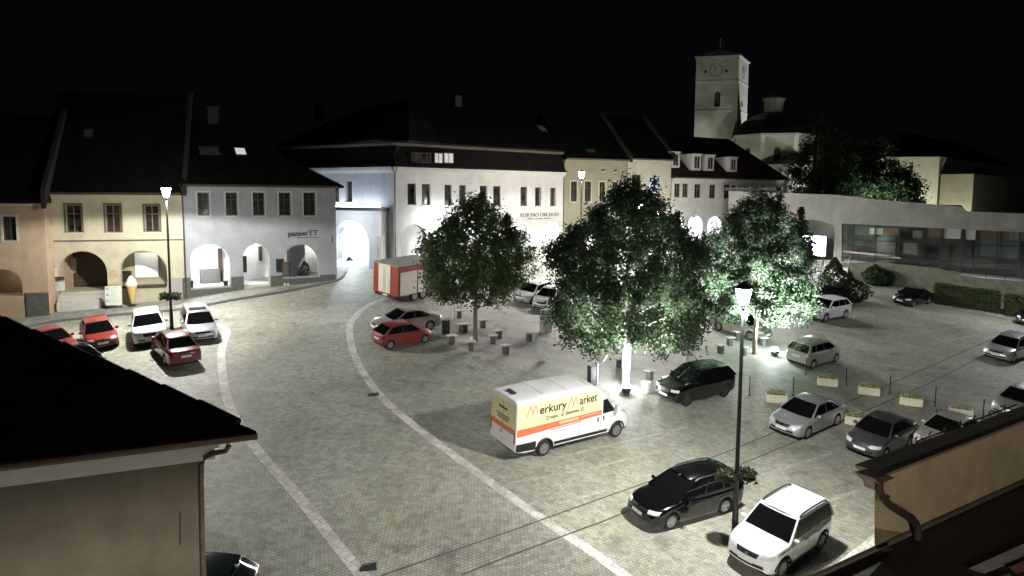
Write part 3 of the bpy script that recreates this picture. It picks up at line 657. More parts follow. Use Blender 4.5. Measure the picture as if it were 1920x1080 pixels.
f2, crm, z2 = plain(1176, 80.6, 1257, 83, 'narrow cream house with one blue lit upper window', M['cream'], 298, 500, [(1193, 327, 366, 16), (1227, 330, 366, 18)], [(1182, 1208, 420, 480), (1220, 1246, 420, 480)], 12, M['roof'], 5.2, M['wframe'], [(1194, 301.5, 306, 7), (1229, 303, 307, 7)], lit=1, surround=M['trim'])
b = MB(); b.hexa([f2.w(f2.L + .06, z2 - .3, .6), f2.w(f2.L + .36, z2 - .3, .6), f2.w(f2.L + .36, z2 + 5.1, -6), f2.w(f2.L + .06, z2 + 5.1, -6), f2.w(f2.L + .06, z2 + .4, .6), f2.w(f2.L + .36, z2 + .4, .6), f2.w(f2.L + .36, z2 + 5.7, -6), f2.w(f2.L + .06, z2 + 5.7, -6)]); b.build('roof_verge', M['verge'], crm); keep(crm)
f3, dor, z3 = plain(1259, 83.2, 1474, 93, 'white house with steep red tiled roof and four white dormers', M['white'], 334, 505,
    [(1270, 344, 370, 10), (1285, 344, 370, 10), (1308, 345, 371, 11), (1336, 346, 372, 11), (1364, 346, 372, 11), (1376, 347, 372, 10), (1400, 349, 372, 10), (1416, 349, 372, 10), (1432, 350, 372, 10)],
    [(1270, 1284, 408, 480), (1289, 1315, 405, 480), (1324, 1350, 406, 480), (1360, 1386, 407, 480)], 12, M['redroof'], 5.4, M['wframe'], hip=(0, 4.5), lamps=[(1302, 412, LW2, .24), (1337, 413, LW2, .22)])
for u, vt, vb in ((1268, 286, 314), (1308, 290, 319), (1333, 292, 320), (1376, 296, 322)):
    s_, zt = f3.sz(u, vt, .1); zb_ = f3.sz(u, vb, .1)[1]; b = MB(); w = .62
    fbox(b, f3, s_ - w, s_ + w, zb_, zt, -2.6, .05); fbox(b, f3, s_ - w - .12, s_ + w + .12, zt, zt + .12, -2.7, .2)
    d = b.build('dormer', M['white'], dor); p = MB(); fbox(p, f3, s_ - w + .26, s_ - .04, zb_ + .2, zt - .22, .0, .065); fbox(p, f3, s_ + .04, s_ + w - .26, zb_ + .2, zt - .22, .0, .065); p.build('pane', M['glass'], d)
keep(dor)
# ------------------------------------------------------------------ church
q = pxy(1345, 128.0); ch = empty('church', (q.x, q.y, zg(q.x, q.y)), 0, 'church with square clock tower and domed octagonal nave behind the roofs', 'church')
bpy.context.view_layer.update()
# tower turned so that its right flank shows
cT = at(1384, 107, 124.0); ang = math.radians(12)
tA = V((-math.cos(ang), math.sin(ang) * .35, 0)).normalized(); 
fl = Fac(pxy(1298, 126.0), pxy(1377, 124.0)); wT = fl.L
nn = -fl.n; far = fl.q + nn * wT + fl.t * .0
fr_ = Fac((fl.q.x, fl.q.y), (pxy(1395, 131.0).x, pxy(1395, 131.0).y))
z1 = fl.sz(1345, 107)[1]; z0 = 4.0
wall(fl, [(0, z0), (wT, z0), (wT, z1), (0, z1)], [arch(fl, 1339, 1350, 171, 200), rect(fl, 1323, 131, 136, 5), rect(fl, 1362, 130, 135, 5)], .5, 'tower_front', M['church'], ch)
wall(fr_, [(.003, z0), (fr_.L, z0), (fr_.L, z1), (.003, z1)], [arch(fr_, 1389.5, 1392.5, 188, 200)], .5, 'tower_flank', M['church'], ch)
b = MB()
for v in (152, 207):
    z = fl.sz(1345, v)[1]; fbox(b, fl, -.05, wT + .1, z - .09, z + .09, .003, .12); fbox(b, fr_, 0, fr_.L + .05, z - .09, z + .09, .003, .12)
b.build('string_course', M['church'], ch)
b = MB(); fbox(b, fl, -.25, wT + .2, z1 + .003, z1 + .22, -.6, .25); fbox(b, fr_, -.05, fr_.L + .2, z1 + .004, z1 + .221, -.6, .25); b.build('cornice', M['trim'], ch)
b = MB(); p = [fl.w(0, z0, -.52), fl.w(wT, z0, -.52), fr_.w(fr_.L, z0, 0), fl.w(0, z0, -wT * 1.0)]
b.hexa([fl.w(.1, z0, -.51), fl.w(wT - .6, z0, -.51), fr_.w(fr_.L - .1, z0, -.55), fl.w(.1, z0, -7.5)] + [q_ + V((0, 0, z1 - z0)) for q_ in (fl.w(.1, z0, -.51), fl.w(wT - .6, z0, -.51), fr_.w(fr_.L - .1, z0, -.55), fl.w(.1, z0, -7.5))]); b.build('tower_core', M['wood'], ch)
c4 = [fl.w(-.3, z1 + .36, .3), fl.w(wT + .3, z1 + .36, .3), fr_.w(fr_.L + .3, z1 + .36, -.2), fl.w(-.3, z1 + .36, -7.5)]
b = MB(); ap = sum(c4, V()) / 4 + V((0, 0, 1.6)); b.add(c4 + [ap], [(0, 1, 4), (1, 2, 4), (2, 3, 4), (3, 0, 4), (3, 2, 1, 0)]); b.build('tower_roof', M['copper'], ch)
b = MB(); b.tube([ap, ap + V((0, 0, 1.6))], .07, 6); b.lathe([(.05, 0), (.22, .15), (.05, .4)], 8, ap + V((0, 0, 1.6))); b.build('finial', M['trim'], ch)
def clock(f, u, v, r):
    s_, z = f.sz(u, v); b = MB(); vs = []; n = 28
    for rr in (r, r * .93):
        for o in (.01, .06): vs += [f.w(s_ + rr * math.cos(2 * PI * k / n), z + rr * math.sin(2 * PI * k / n), o) for k in range(n)]
    fs = []
    for a, c in ((0, 1), (1, 3), (3, 2), (2, 0)):
        fs += [(a * n + k, a * n + (k + 1) % n, c * n + (k + 1) % n, c * n + k) for k in range(n)]
    b.add(vs, fs)
    for k in range(12):
        an = PI / 6 * k; a0, a1 = r * .76, r * .9; dx, dz = math.cos(an), math.sin(an); w = .06
        b.hexa([f.w(s_ + dx * a + dz * e, z + dz * a - dx * e, o) for o in (.01, .05) for a, e in ((a0, -w), (a1, -w), (a1, w), (a0, w))])
    for an, ln, w in ((math.radians(95), .68, .06), (math.radians(100), .5, .09)):
        dx, dz = math.cos(an), math.sin(an); b.hexa([f.w(s_ + dx * a + dz * e, z + dz * a - dx * e, o) for o in (.02, .06) for a, e in ((-.1, -w), (r * ln, -w), (r * ln, w), (-.1, w))])
    b.build('clock_face', M['greyp'], ch)
clock(fl, 1342, 131, 1.15); clock(fr_, 1394, 136, 1.15)
# octagonal nave
cN = pxy(1444, 121.0); R8 = 6.6
def octa(R, zlo, zhi, name, m, R2=None, n=8, rot=.18, ctr=None):
    b = MB(); vs = []; R2 = R if R2 is None else R2; ctr = ctr or cN
    for rr, z in ((R, zlo), (R2, zhi)):
        vs += [V((ctr.x + rr * math.cos(rot + 2 * PI * k / n), ctr.y + rr * math.sin(rot + 2 * PI * k / n), z)) for k in range(n)]
    b.add(vs, [(k, (k + 1) % n, n + (k + 1) % n, n + k) for k in range(n)] + [tuple(reversed(range(n))), tuple(range(n, 2 * n))])
    return b.build(name, m, ch)
fN = Fac((cN.x - 8, cN.y - 5.5), (cN.x + 8, cN.y - 5.5))
zv = lambda v: fN.sz(1444, v)[1]
octa(R8, z0, zv(254), 'nave_wall', M['church']); octa(R8 + .45, zv(254), zv(250), 'nave_cornice', M['trim'])
zz = [(250, 7.0), (236, 6.3), (222, 5.2), (211, 3.6), (204, 1.9)]
for (v0, r0), (v1, r1) in zip(zz, zz[1:]): octa(r0, zv(v0) + .003, zv(v1), 'dome', M['copper'], r1)
octa(1.55, zv(204) - .1, zv(180), 'lantern', M['church'], n=10); octa(1.85, zv(180), zv(177), 'lantern_cornice', M['trim'], 1.9, n=10); octa(1.7, zv(177) + .002, zv(168), 'lantern_roof', M['copper'], .15, n=10)
for k in (4, 5, 6):
    a = .18 + 2 * PI * (k + .5) / 8; R_ = R8 * math.cos(PI / 8); c = V((cN.x + R_ * math.cos(a), cN.y + R_ * math.sin(a))); t = V((-math.sin(a), math.cos(a)))
    ff = Fac((c.x - t.x, c.y - t.y), (c.x + t.x, c.y + t.y)); zb_ = zv(304); b = MB(); pts = [(.5, zb_), (1.5, zb_)] + [(1 + .5 * math.cos(PI * j / 8), zb_ + 1.9 + .5 * math.sin(PI * j / 8)) for j in range(9)]
    n = len(pts); b.add([ff.w(p[0], p[1], .03) for p in pts] + [ff.w(p[0], p[1], -.1) for p in pts], [tuple(range(n))] + [(i, (i + 1) % n, n + (i + 1) % n, n + i) for i in range(n)]); w_ = b.build('window', M['wframe'], ch)
    p_ = MB(); p_.hexa([ff.w(s, z, o) for o in (.032, .05) for s, z in ((.6, zb_ + .1), (.97, zb_ + .1), (.97, zb_ + 2.1), (.6, zb_ + 2.1))]); p_.hexa([ff.w(s, z, o) for o in (.032, .05) for s, z in ((1.03, zb_ + .1), (1.4, zb_ + .1), (1.4, zb_ + 2.1), (1.03, zb_ + 2.1))]); p_.build('pane', M['glass'], w_)
# lower chapel with pilasters towards the square
fc1 = Fac(pxy(1449, 113.0), pxy(1480, 111.0)); fc2 = Fac(pxy(1480, 111.0), pxy(1514, 116.0)); zc1 = fc1.sz(1470, 313)[1]
b = MB(); fbox(b, fc1, -.5, fc1.L, z0, zc1, -7, 0); b.build('chapel_wall', M['church'], ch)
b = MB(); fbox(b, fc2, .01, fc2.L, z0, zc1 - .01, -6, 0); b.build('chapel_flank', M['church'], ch)
b = MB(); fbox(b, fc1, -.6, fc1.L + .2, zc1 + .003, zc1 + .45, -6.9, .3); fbox(b, fc2, .1, fc2.L + .2, zc1 + .004, zc1 + .451, -6, .3); b.build('chapel_cornice', M['trim'], ch)
b = MB()
for s_ in (.9, 2.2): fbox(b, fc1, s_, s_ + .5, z0, zc1 - .02, .003, .2)
for s_ in (.2, 1.6, 3.3): fbox(b, fc2, s_, s_ + .55, z0, zc1 - .02, .003, .22)
b.build('pilasters', M['trim'], ch)
b = MB(); A = [fc1.w(-.6, zc1 + .455, .35), fc1.w(fc1.L + .25, zc1 + .455, .35), fc2.w(fc2.L + .2, zc1 + .455, .3), fc1.w(fc1.L, zc1 + .455, -7), fc1.w(-.6, zc1 + .455, -7)]
top = [fc1.w(.5, zc1 + 2.3, -4), fc1.w(fc1.L - .4, zc1 + 2.3, -4)]
b.add(A + top, [(0, 1, 6, 5), (1, 2, 6), (2, 3, 6), (3, 4, 5, 6), (4, 0, 5), (4, 3, 2, 1, 0)]); b.build('chapel_roof', M['copper'], ch)
keep(ch)

# ------------------------------------------------------------------ low modern building on the right
fd = Fac(pxy(1366, 84.0), pxy(1990, 68.0))
mod = bldg('modern_building', fd, 'long low grey modern building with dark glass strip and curved plaster wall', 'building', None)
def PX(f, *qs): return [f.sz(*q) for q in qs]
zb_ = fd.sz(1920, 560)[1] - 1
hole = PX(fd, (1578, 492), (1578, 419), (1990, 439), (1990, 530))
hole2 = [fd.sz(*q) for q in ((1501, 488), (1564, 488), (1572, 426), (1556, 420), (1535, 413), (1515, 412), (1501, 414))]
out = PX(fd, (1366, 520), (1366, 358), (1560, 365), (1616, 370), (1622, 372), (1806, 388), (1812, 396), (1996, 404), (1996, 545))
out[0] = (out[0][0], zb_); out[-1] = (out[-1][0], zb_)
wall(fd, out, [hole, hole2], .5, 'facade', M['greyp'], mod)
b = MB()
for (u0, u1, v) in ((1366, 1618, 361), (1622, 1806, 380), (1812, 1996, 400)):
    (s0, za), (s1, zc_) = fd.sz(u0, v - (4 if u0 < 1400 else 8)), fd.sz(u1, v + (8 if u0 < 1400 else 6)); fbox(b, fd, s0 + .02, s1 - .02, zc_ - .4, zc_ + .0, -9, -.52)
b.build('roof', M['roofbrown'], mod)
b = MB(); s0 = fd.sz(1350, 360)[0]; s1 = fd.sz(1455, 360)[0]; z = fd.sz(1400, 357)[1]; fbox(b, fd, s0 + .5, s1, z + .0, z + .35, -3, -.2); b.build('parapet_cap', M['metal'], mod)
# glazing behind the strip
G0, _ = fd.sz(1576, 450); G1, _ = fd.sz(1992, 450); zg0, zg1 = fd.sz(1990, 534)[1] - .2, fd.sz(1578, 415)[1]
b = MB(); fbox(b, fd, G0 - .3, G1, zg0, zg1, -3.2, -3.0); gl = b.build('rear_wall', M['concd'], mod)
b = MB()
for u in (1578, 1600, 1640, 1685, 1730, 1765, 1805, 1830, 1870, 1912, 1950):
    s_ = fd.sz(u, 450, -.3)[0]; fbox(b, fd, s_ - .06, s_ + .06, zg0, zg1, -.42, -.28)
for v0, v1 in ((446, 468), (478, 505)):
    a_, za = fd.sz(1578, v0, -.3); c_, zc_ = fd.sz(1990, v1, -.3); zm = (za + zc_) / 2; fbox(b, fd, G0, G1, zm - .05, zm + .05, -.41, -.29)
b.build('glazing_bars', M['metal'], mod)
teal = mat('teal_blind', (.12, .17, .175), .6); amber = mat('amber_blind', (.17, .14, .08), .6); pale = mat('pale_blind', (.72, .74, .70), .7); dimg = mat('grey_blind', (.20, .21, .20), .6)
def panel(u0, u1, v0, v1, m, nm='window_blind'):
    s0, z1_ = fd.sz(u0, v0, -.6); s1, z0_ = fd.sz(u1, v1, -.6); b = MB(); fbox(b, fd, s0, s1, z0_, z1_, -.64, -.6); b.build(nm, m, mod)
for a in ((1602, 1630, 424, 441, teal), (1631, 1655, 427, 440, pale), (1656, 1686, 427, 443, amber), (1645, 1678, 443, 449, teal), (1638, 1677, 451, 490, dimg), (1694, 1719, 454, 477, dimg), (1640, 1668, 478, 492, dimg), (1712, 1730, 432, 447, dimg),
          (1741, 1769, 427, 446, amber), (1771, 1801, 427, 448, pale), (1811, 1829, 429, 450, pale), (1832, 1868, 450, 480, teal), (1872, 1910, 452, 486, teal), (1834, 1890, 431, 452, amber), (1892, 1925, 434, 452, dimg)): panel(*a)
b = MB(); fbox(b, fd, G0, G1, zg0, zg1, -.50, -.44); b.build('glazing', mat('shop_glass', (.9, .95, .95), .05), mod)
nt_ = MATS['shop_glass'].node_tree; tr_ = nt_.nodes.new('ShaderNodeBsdfTransparent'); gl_ = nt_.nodes.new('ShaderNodeBsdfGlossy'); gl_.inputs['Roughness'].default_value = .05; mx_ = nt_.nodes.new('ShaderNodeMixShader'); mx_.inputs[0].default_value = .10
nt_.links.new(tr_.outputs[0], mx_.inputs[1]); nt_.links.new(gl_.outputs[0], mx_.inputs[2]); nt_.links.new(mx_.outputs[0], nt_.nodes['Material Output'].inputs['Surface'])
b = MB(); s0 = fd.sz(1496, 450)[0]; s1 = fd.sz(1578, 450)[0]; fbox(b, fd, s0 - .3, s1 + .3, zg0, fd.sz(1535, 409)[1], -3.4, -3.1); fbox(b, fd, s0 - .3, s0 - .05, zg0, fd.sz(1535, 409)[1], -3.1, -.52); b.build('entrance_recess', M['greyp'], mod)
s0 = fd.sz(1567, 450, .1)[0]; b = MB(); fbox(b, fd, s0 - .16, s0 + .16, zg0 - 1, fd.sz(1567, 421)[1], -.3, .05); b.build('entrance_post', M['greyp'], mod)
# bright shop display in the entrance
s0, z1_ = fd.sz(1503, 442, -.2); s1, z0_ = fd.sz(1547, 480, -.2)
b = MB(); fbox(b, fd, s0 - .06, s1 + .06, z0_ - .06, z1_ + .06, -.45, -.3); sc = b.build('display_frame', M['metal'], mod)
b = MB(); fbox(b, fd, s0, s1, z0_, z1_, -.29, -.25); b.build('display_screen', emis('display_glow', (.80, .88, 1.0), 9), sc)
# terrace edge, wall and railings in front of the glass
ft = Fac(pxy(1574, 72.0), pxy(1990, 63.0))
def tz(u, v): return ft.sz(u, v)
out = PX(ft, (1574, 600), (1574, 494), (1650, 492), (1760, 503), (1800, 516), (1850, 523), (1990, 533), (1990, 600))
wall(ft, out, [], .4, 'terrace_wall', M['olive'], mod)
b = MB(); sA, zA = ft.sz(1578, 493, -1); sB = ft.sz(1985, 500, -1)[0]
b.hexa([ft.w(ft.sz(1578, 490)[0], ft.sz(1640, 495)[1] - .3, -4.0), ft.w(ft.sz(1985, 520)[0], ft.sz(1985, 534)[1] - .3, -2.5), ft.w(ft.sz(1985, 520)[0], ft.sz(1985, 534)[1] - .3, -.41), ft.w(ft.sz(1578, 490)[0], ft.sz(1640, 495)[1] - .3, -.41),
        ft.w(ft.sz(1578, 490)[0], ft.sz(1640, 495)[1], -4.0), ft.w(ft.sz(1985, 520)[0], ft.sz(1985, 534)[1], -2.5), ft.w(ft.sz(1985, 520)[0], ft.sz(1985, 534)[1], -.41), ft.w(ft.sz(1578, 490)[0], ft.sz(1640, 495)[1], -.41)]); b.build('terrace_floor', M['conc'], mod)
b = MB()
pts = [(1578, 470), (1640, 474), (1700, 476), (1760, 488), (1800, 505), (1850, 509), (1920, 514), (1985, 520)]
for dv in (0, 6): b.tube([ft.w(*ft.sz(u, v + dv), -.2) for u, v in pts], .035, 6)
for u, v in pts + [(1610, 472), (1670, 475), (1730, 482), (1780, 497), (1825, 507), (1885, 512)]: b.tube([ft.w(*ft.sz(u, v), -.2), ft.w(*ft.sz(u, v + 22), -.2)], .03, 5)
b.build('railing', M['metal'], mod)
b = MB(); s0, z1_ = ft.sz(1580, 469); s1 = ft.sz(1688, 479)[0]; b.hexa([ft.w(s0, z1_ - .2, -.7), ft.w(s1, z1_ - .65, -.7), ft.w(s1, z1_ - .65, -.3), ft.w(s0, z1_ - .2, -.3), ft.w(s0, z1_, -.7), ft.w(s1, z1_ - .45, -.7), ft.w(s1, z1_ - .45, -.3), ft.w(s0, z1_, -.3)]); b.build('ramp_edge', M['conc'], mod)
# stair down from the entrance
for k in range(7):
    s0, zz_ = ft.sz(1597 - 0, 496); b = MB(); fbox(b, ft, s0 - 2.6 , s0 - .3, zz_ - 4, zz_ - .3 * k, -.5 + .33 * k, -.17 + .33 * k); b.build('stair_step', M['conc'], mod)
b = MB()
for s_off in (-2.7, -.2):
    s0, zz_ = ft.sz(1597, 496); b.tube([ft.w(s0 + s_off, zz_ + .9, -.6), ft.w(s0 + s_off, zz_ - 1.2, 1.9), ft.w(s0 + s_off, zz_ - 2.2, 1.9)], .04, 6); b.tube([ft.w(s0 + s_off, zz_ + .9, -.6), ft.w(s0 + s_off, zz_ - 1, -.6)], .04, 6)
b.build('stair_handrail', M['metal'], mod)
keep(mod)

# ------------------------------------------------------------------ pale building far right behind
fg1 = Fac(pxy(1640, 108.0), pxy(1757, 106.0)); fg2 = Fac(pxy(1757, 106.0), pxy(1885, 135.0))
far_b = bldg('school_building', fg1, 'long pale building with hipped roof far off at the right', 'building', None)
zt = fg1.sz(1720, 294)[1]
h = rect(fg1, 1708.5, 303, 323, 7); wall(fg1, [(0, 4), (fg1.L, 4), (fg1.L, zt), (0, zt)], [h], .4, 'facade', M['church'], far_b); window(fg1, h, far_b, M['trim'], .1, 1)
hs = [rect(fg2, u, 306 + (u - 1775) * .05, 326, w) for u, w in ((1775, 2.6), (1800, 2.4), (1814, 2.2), (1828, 2.0), (1841, 1.9), (1855, 1.8))]
wall(fg2, [(.003, 4), (fg2.L, 4), (fg2.L, zt), (.003, zt)], hs, .4, 'side_facade', M['church'], far_b)
for h in hs: window(fg2, h, far_b, M['wdark'], .1, 0)
b = MB(); fbox(b, fg2, .2, fg2.L, 6, fg2.sz(1800, 330)[1], .3, 4.5); b.build('annex_wall', M['beige'], far_b)
b = MB(); A = [fg1.w(-.4, zt, .5), fg1.w(fg1.L + .5, zt, .5), fg2.w(fg2.L + .5, zt, .5), fg2.w(fg2.L + .5, zt, -11), fg1.w(-.4, zt, -30)]
T_ = [fg1.w(6, zt + 4, -6), fg1.w(fg1.L - 5, zt + 4, -6), fg2.w(fg2.L - 4, zt + 4, -6)]
b.add(A + T_, [(0, 1, 6, 5), (1, 2, 7, 6), (2, 3, 7), (3, 4, 5, 6, 7), (4, 0, 5), (4, 3, 2, 1, 0)]); b.build('roof', M['roof'], far_b)
b = MB(); b.tube([fg2.w(.2, zt - .2, .5), fg2.w(.2, zt - 1, .15), fg2.w(.2, 5, .15)], .09, 6); b.build('downspout', M['metal'], far_b)
keep(far_b)

# ------------------------------------------------------------------ near house, lower left
C = at(480, 808, 14.0); e = V((3064, 1330, 0)).normalized(); nr = V((e.y, -e.x, 0))
fo = Fac((C.x - 14 * e.x - nr.x * .45, C.y - 14 * e.y - nr.y * .45), (C.x + .2 * e.x - nr.x * .45, C.y + .2 * e.y - nr.y * .45))
near_l = bldg('town_house', fo, 'near house with dark hipped roof and dim plaster wall, lower left', 'house', None)
sE = fo.sz(380, 900)[0]; zE = C.z - .12
b = MB(); vs = [fo.w(sE - 13, 2, 0), fo.w(sE, 2, 0), fo.w(sE - 13, 2, -9), None]
fardir = V((-.80, .60, 0)); p0 = fo.w(sE, 2, 0); base = [fo.w(sE - 13, 2, 0), p0, p0 + fardir * 12, fo.w(sE - 13, 2, 0) + V((-.5, 9, 0))]
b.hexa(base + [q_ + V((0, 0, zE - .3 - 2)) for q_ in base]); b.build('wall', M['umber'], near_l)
b = MB(); fbox(b, fo, sE - 13, sE + .25, zE - .46, zE - .18, .004, .16); fbox(b, fo, sE - 13, sE + .32, zE - .179, zE - .02, .004, .3); b.build('cornice', M['trim'], near_l)
hd = V((-.93, .367, .225)); E1 = C - e * 14; Hh = C + hd * 12; R2 = Hh - e * 8; F1 = C + fardir * 14
b = MB(); dn = V((0, 0, -.1)); b.add([C, E1, R2, Hh, F1, C + dn, E1 + dn, F1 + dn], [(1, 0, 3, 2), (0, 4, 3), (1, 6, 5, 0), (0, 5, 7, 4), (6, 7, 5), (4, 7, 6, 1, 2, 3)]); b.build('roof', M['roof'], near_l)
b = MB(); b.tube([C + e * .02 + nr * .06 + V((0, 0, -.09)), E1 + nr * .06 + V((0, 0, -.09))], .075, 8); b.build('gutter', M['gutter'], near_l, 40)
b = MB()
pz = lambda u, v, o: fo.w(*fo.sz(u, v, o), o)
b.tube([pz(430, 834, .42), pz(424, 845, .4), pz(400, 850, .3), pz(385, 857, .16), pz(378, 872, .08), pz(377, 900, .08), pz(381, 1090, .08), pz(383, 1250, .08)], .052, 10); b.build('downspout', M['gutter'], near_l, 40)
b = MB(); b.tube([pz(338, 962, .03), pz(338, 985, .03), pz(338, 1022, .03)], .012, 6); b.build('wall_cable', M['black'], near_l)
b = MB()
for k in range(1, 12):
    q_ = C + hd * k * 1.0; b.tube([q_ + V((0, 0, .02)) - hd * .55, q_ + V((0, 0, .05)) + hd * .5], [.09, .11], 8)
b.build('hip_tiles', M['roof'], near_l, 40)
keep(near_l)

# ------------------------------------------------------------------ near house, lower right
A2 = at(1690, 960, 8.6); dr = V((.826, .564, 0)); fq = Fac((A2.x - dr.x, A2.y - dr.y), (A2.x + dr.x * 14, A2.y + dr.y * 14))
near_r = bldg('town_house', fq, 'near house with ochre wall, eaves gutter and curved downspout, lower right', 'house', None)
out = PX(fq, (1690, 1075), (1691, 937), (1673, 930), (1664, 905), (1655, 888), (1990, 762), (1990, 940))
wall(fq, out, [], .35, 'wall', M['tan'], near_r)
top = PX(fq, (1641, 888), (1641, 893), (2000, 757), (2000, 752))
def fprism(b, f, pts, o0, o1):
    n = len(pts); b.add([f.w(p[0], p[1], o0) for p in pts] + [f.w(p[0], p[1], o1) for p in pts], [tuple(range(n)), tuple(reversed(range(n, 2 * n)))] + [(i, (i + 1) % n, n + (i + 1) % n, n + i) for i in range(n)]); return b
s0, zr0 = fq.sz(1641, 886, .1); s1 = fq.sz(2000, 748, .1)[0]
b = MB(); fprism(b, fq, top, -.03, .07); b.build('roof_edge', mat('eaves_board', (.17, .125, .08), .8, var=.2), near_r)
b = MB(); g = lambda s, z, o: fq.w(s, z, o)
za, zc_ = top[0][1], top[3][1]
bk = V((.60, .80, -1.3)) * 4; pa_, pb_ = g(top[0][0] + .25, za, -.031), g(top[3][0], zc_, -.031); d_ = V((0, 0, -.03)); b.hexa([pa_ + d_, pb_ + d_, pb_ + bk + d_, pa_ + bk + d_, pa_, pb_, pb_ + bk, pa_ + bk]); b.build('roof', M['redroof'], near_r)
b = MB(); k0 = fq.sz(1638, 898, .2); b.hexa([fq.w(*fq.sz(u, v, .2), o) for o in (.02, .26) for u, v in ((1630, 894), (1640, 905), (1668, 893), (1656, 888))]); b.build('gutter_end', M['gutter'], near_r)
b = MB(); pq = lambda u, v, o: fq.w(*fq.sz(u, v, o), o)
b.tube([pq(1648, 897, .15), pq(1648, 915, .16), pq(1652, 930, .16), pq(1664, 944, .16), pq(1690, 961, .16), pq(1708, 970, .14), pq(1718, 982, .12), pq(1721, 1000, .12), pq(1720, 1040, .12)], .048, 12); b.build('downspout', M['gutter'], near_r, 50)
b = MB()
for u in (1722, 1748, 1776, 1804, 1832, 1860, 1888):
    v = 845 - (u - 1722) * .385; s_, z_ = fq.sz(u, v, -.3)
    b.tube([fq.w(s_, z_ - .02, -.3), fq.w(s_ + .02, z_ + .14, -.36), fq.w(s_ + .08, z_ + .16, -.36)], .012, 6)
for dz in (.07, .15):
    b.tube([fq.w(fq.sz(1716, 846, -.35)[0], fq.sz(1716, 846, -.35)[1] + dz - .02, -.35), fq.w(fq.sz(1905, 773, -.35)[0], fq.sz(1905, 773, -.35)[1] + dz - .02, -.35)], .012, 6)
b.build('snow_guard', M['metal'], near_r)
keep(near_r)
# roof of the camera's own house in the bottom right corner
own = empty('near_roof', (6, 6, zg(6, 6)), 0, 'dark brown sheet roof with pale flashing strip in the lower right corner', 'roof'); bpy.context.view_layer.update()
K = [pq(1985, 876, .02), pq(1690, 1011, .02), at(1460, 1118, 7.4)]
L2 = [at(1985, 1120, 7.4), at(1760, 1200, 6.6), at(1440, 1300, 5.6)]
b = MB(); dn = V((0, 0, -.12)); vs = K + L2; b.add(vs + [q_ + dn for q_ in vs], [(0, 1, 4, 3), (1, 2, 5, 4), (6, 9, 10, 7), (7, 10, 11, 8), (0, 6, 7, 1), (1, 7, 8, 2), (2, 8, 11, 5), (5, 11, 10, 4), (4, 10, 9, 3), (3, 9, 6, 0)]); b.build('roof_sheet', M['roofbrown'], own)
b = MB(); up = V((0, 0, .03))
b.tube([K[0] + up, K[1] + up, K[2] + up], .035, 8); b.build('ridge_edge', M['umber'], own, 40)
def on_plane(u, v, lift=0.0):
    n = (K[0] - K[1]).cross(L2[1] - K[1]).normalized(); n = n if n.z > 0 else -n
    d = ray(u, v); k = (K[1] + n * lift - CAM).dot(n) / d.dot(n); return CAM + d * k
b = MB(); pa = [(1816, 1066), (1846, 1076), (1990, 1015), (1990, 988)]
b.hexa([on_plane(*q_, .004) for q_ in pa] + [on_plane(*q_, .03) for q_ in pa]); b.build('flashing_strip', M['conc'], own)
for pa in ([(1890, 1064), (1906, 1076), (1990, 1042), (1990, 1022)], [(1862, 1088), (1872, 1100), (1905, 1086), (1890, 1074)]):
    b = MB(); b.hexa([on_plane(*q_, .005) for q_ in pa] + [on_plane(*q_, .05) for q_ in pa]); b.build('roof_tile', mat('clay_tile', (.33, .14, .09), .8, var=.2), own)
b = MB(); pa = [(1652, 1031), (1656, 1037), (1675, 1031), (1671, 1024)]; b.hexa([on_plane(*q_, .03) for q_ in pa] + [on_plane(*q_, .1) for q_ in pa]); b.build('ridge_cap', M['metal'], own)
keep(own)
# ------------------------------------------------------------------ vehicles
def pchip(keys):
    xs = [k[0] for k in keys]; ys = [k[1] for k in keys]; n = len(xs)
    d = [(ys[i + 1] - ys[i]) / (xs[i + 1] - xs[i]) for i in range(n - 1)]
    m = [d[0]] + [0 if d[i - 1] * d[i] <= 0 else 2 * d[i - 1] * d[i] / (d[i - 1] + d[i]) for i in range(1, n - 1)] + [d[-1]]
    def f(x):
        if x <= xs[0]: return ys[0]
        if x >= xs[-1]: return ys[-1]
        i = max(j for j in range(n - 1) if xs[j] <= x); h = xs[i + 1] - xs[i]; t = (x - xs[i]) / h
        return ys[i] * (1 + 2 * t) * (1 - t) ** 2 + h * m[i] * t * (1 - t) ** 2 + ys[i + 1] * t * t * (3 - 2 * t) + h * m[i + 1] * t * t * (t - 1)
    return f
def paint(name, col, rough=.32, metal=0.0):
    return mat('paint_' + name, col, rough, metal, coat=.8, var=.06, vscale=2)
GL = mat('car_glass', (.004, .0045, .005), .05, spec=.4)
TYRE = mat('tyre_rubber', (.018, .018, .018), .85)
RIM = mat('alloy_rim', (.50, .50, .51), .3, metal=.9)
STEELR = mat('steel_rim', (.30, .30, .31), .45, metal=.6)
DRIM = mat('dark_rim', (.06, .06, .06), .4, metal=.5)
LAMPC = mat('headlamp_glass', (.62, .64, .66), .08, spec=.9)
TAIL = mat('tail_lamp', (.28, .012, .012), .15)
TRIM = mat('black_trim', (.014, .014, .015), .5)
PLATE = mat('plate_white', (.75, .75, .73), .5)
SEAM = mat('seam_black', (.006, .006, .006), .8)
CHROME = mat('chrome', (.7, .7, .7), .15, metal=1)
WH = {}
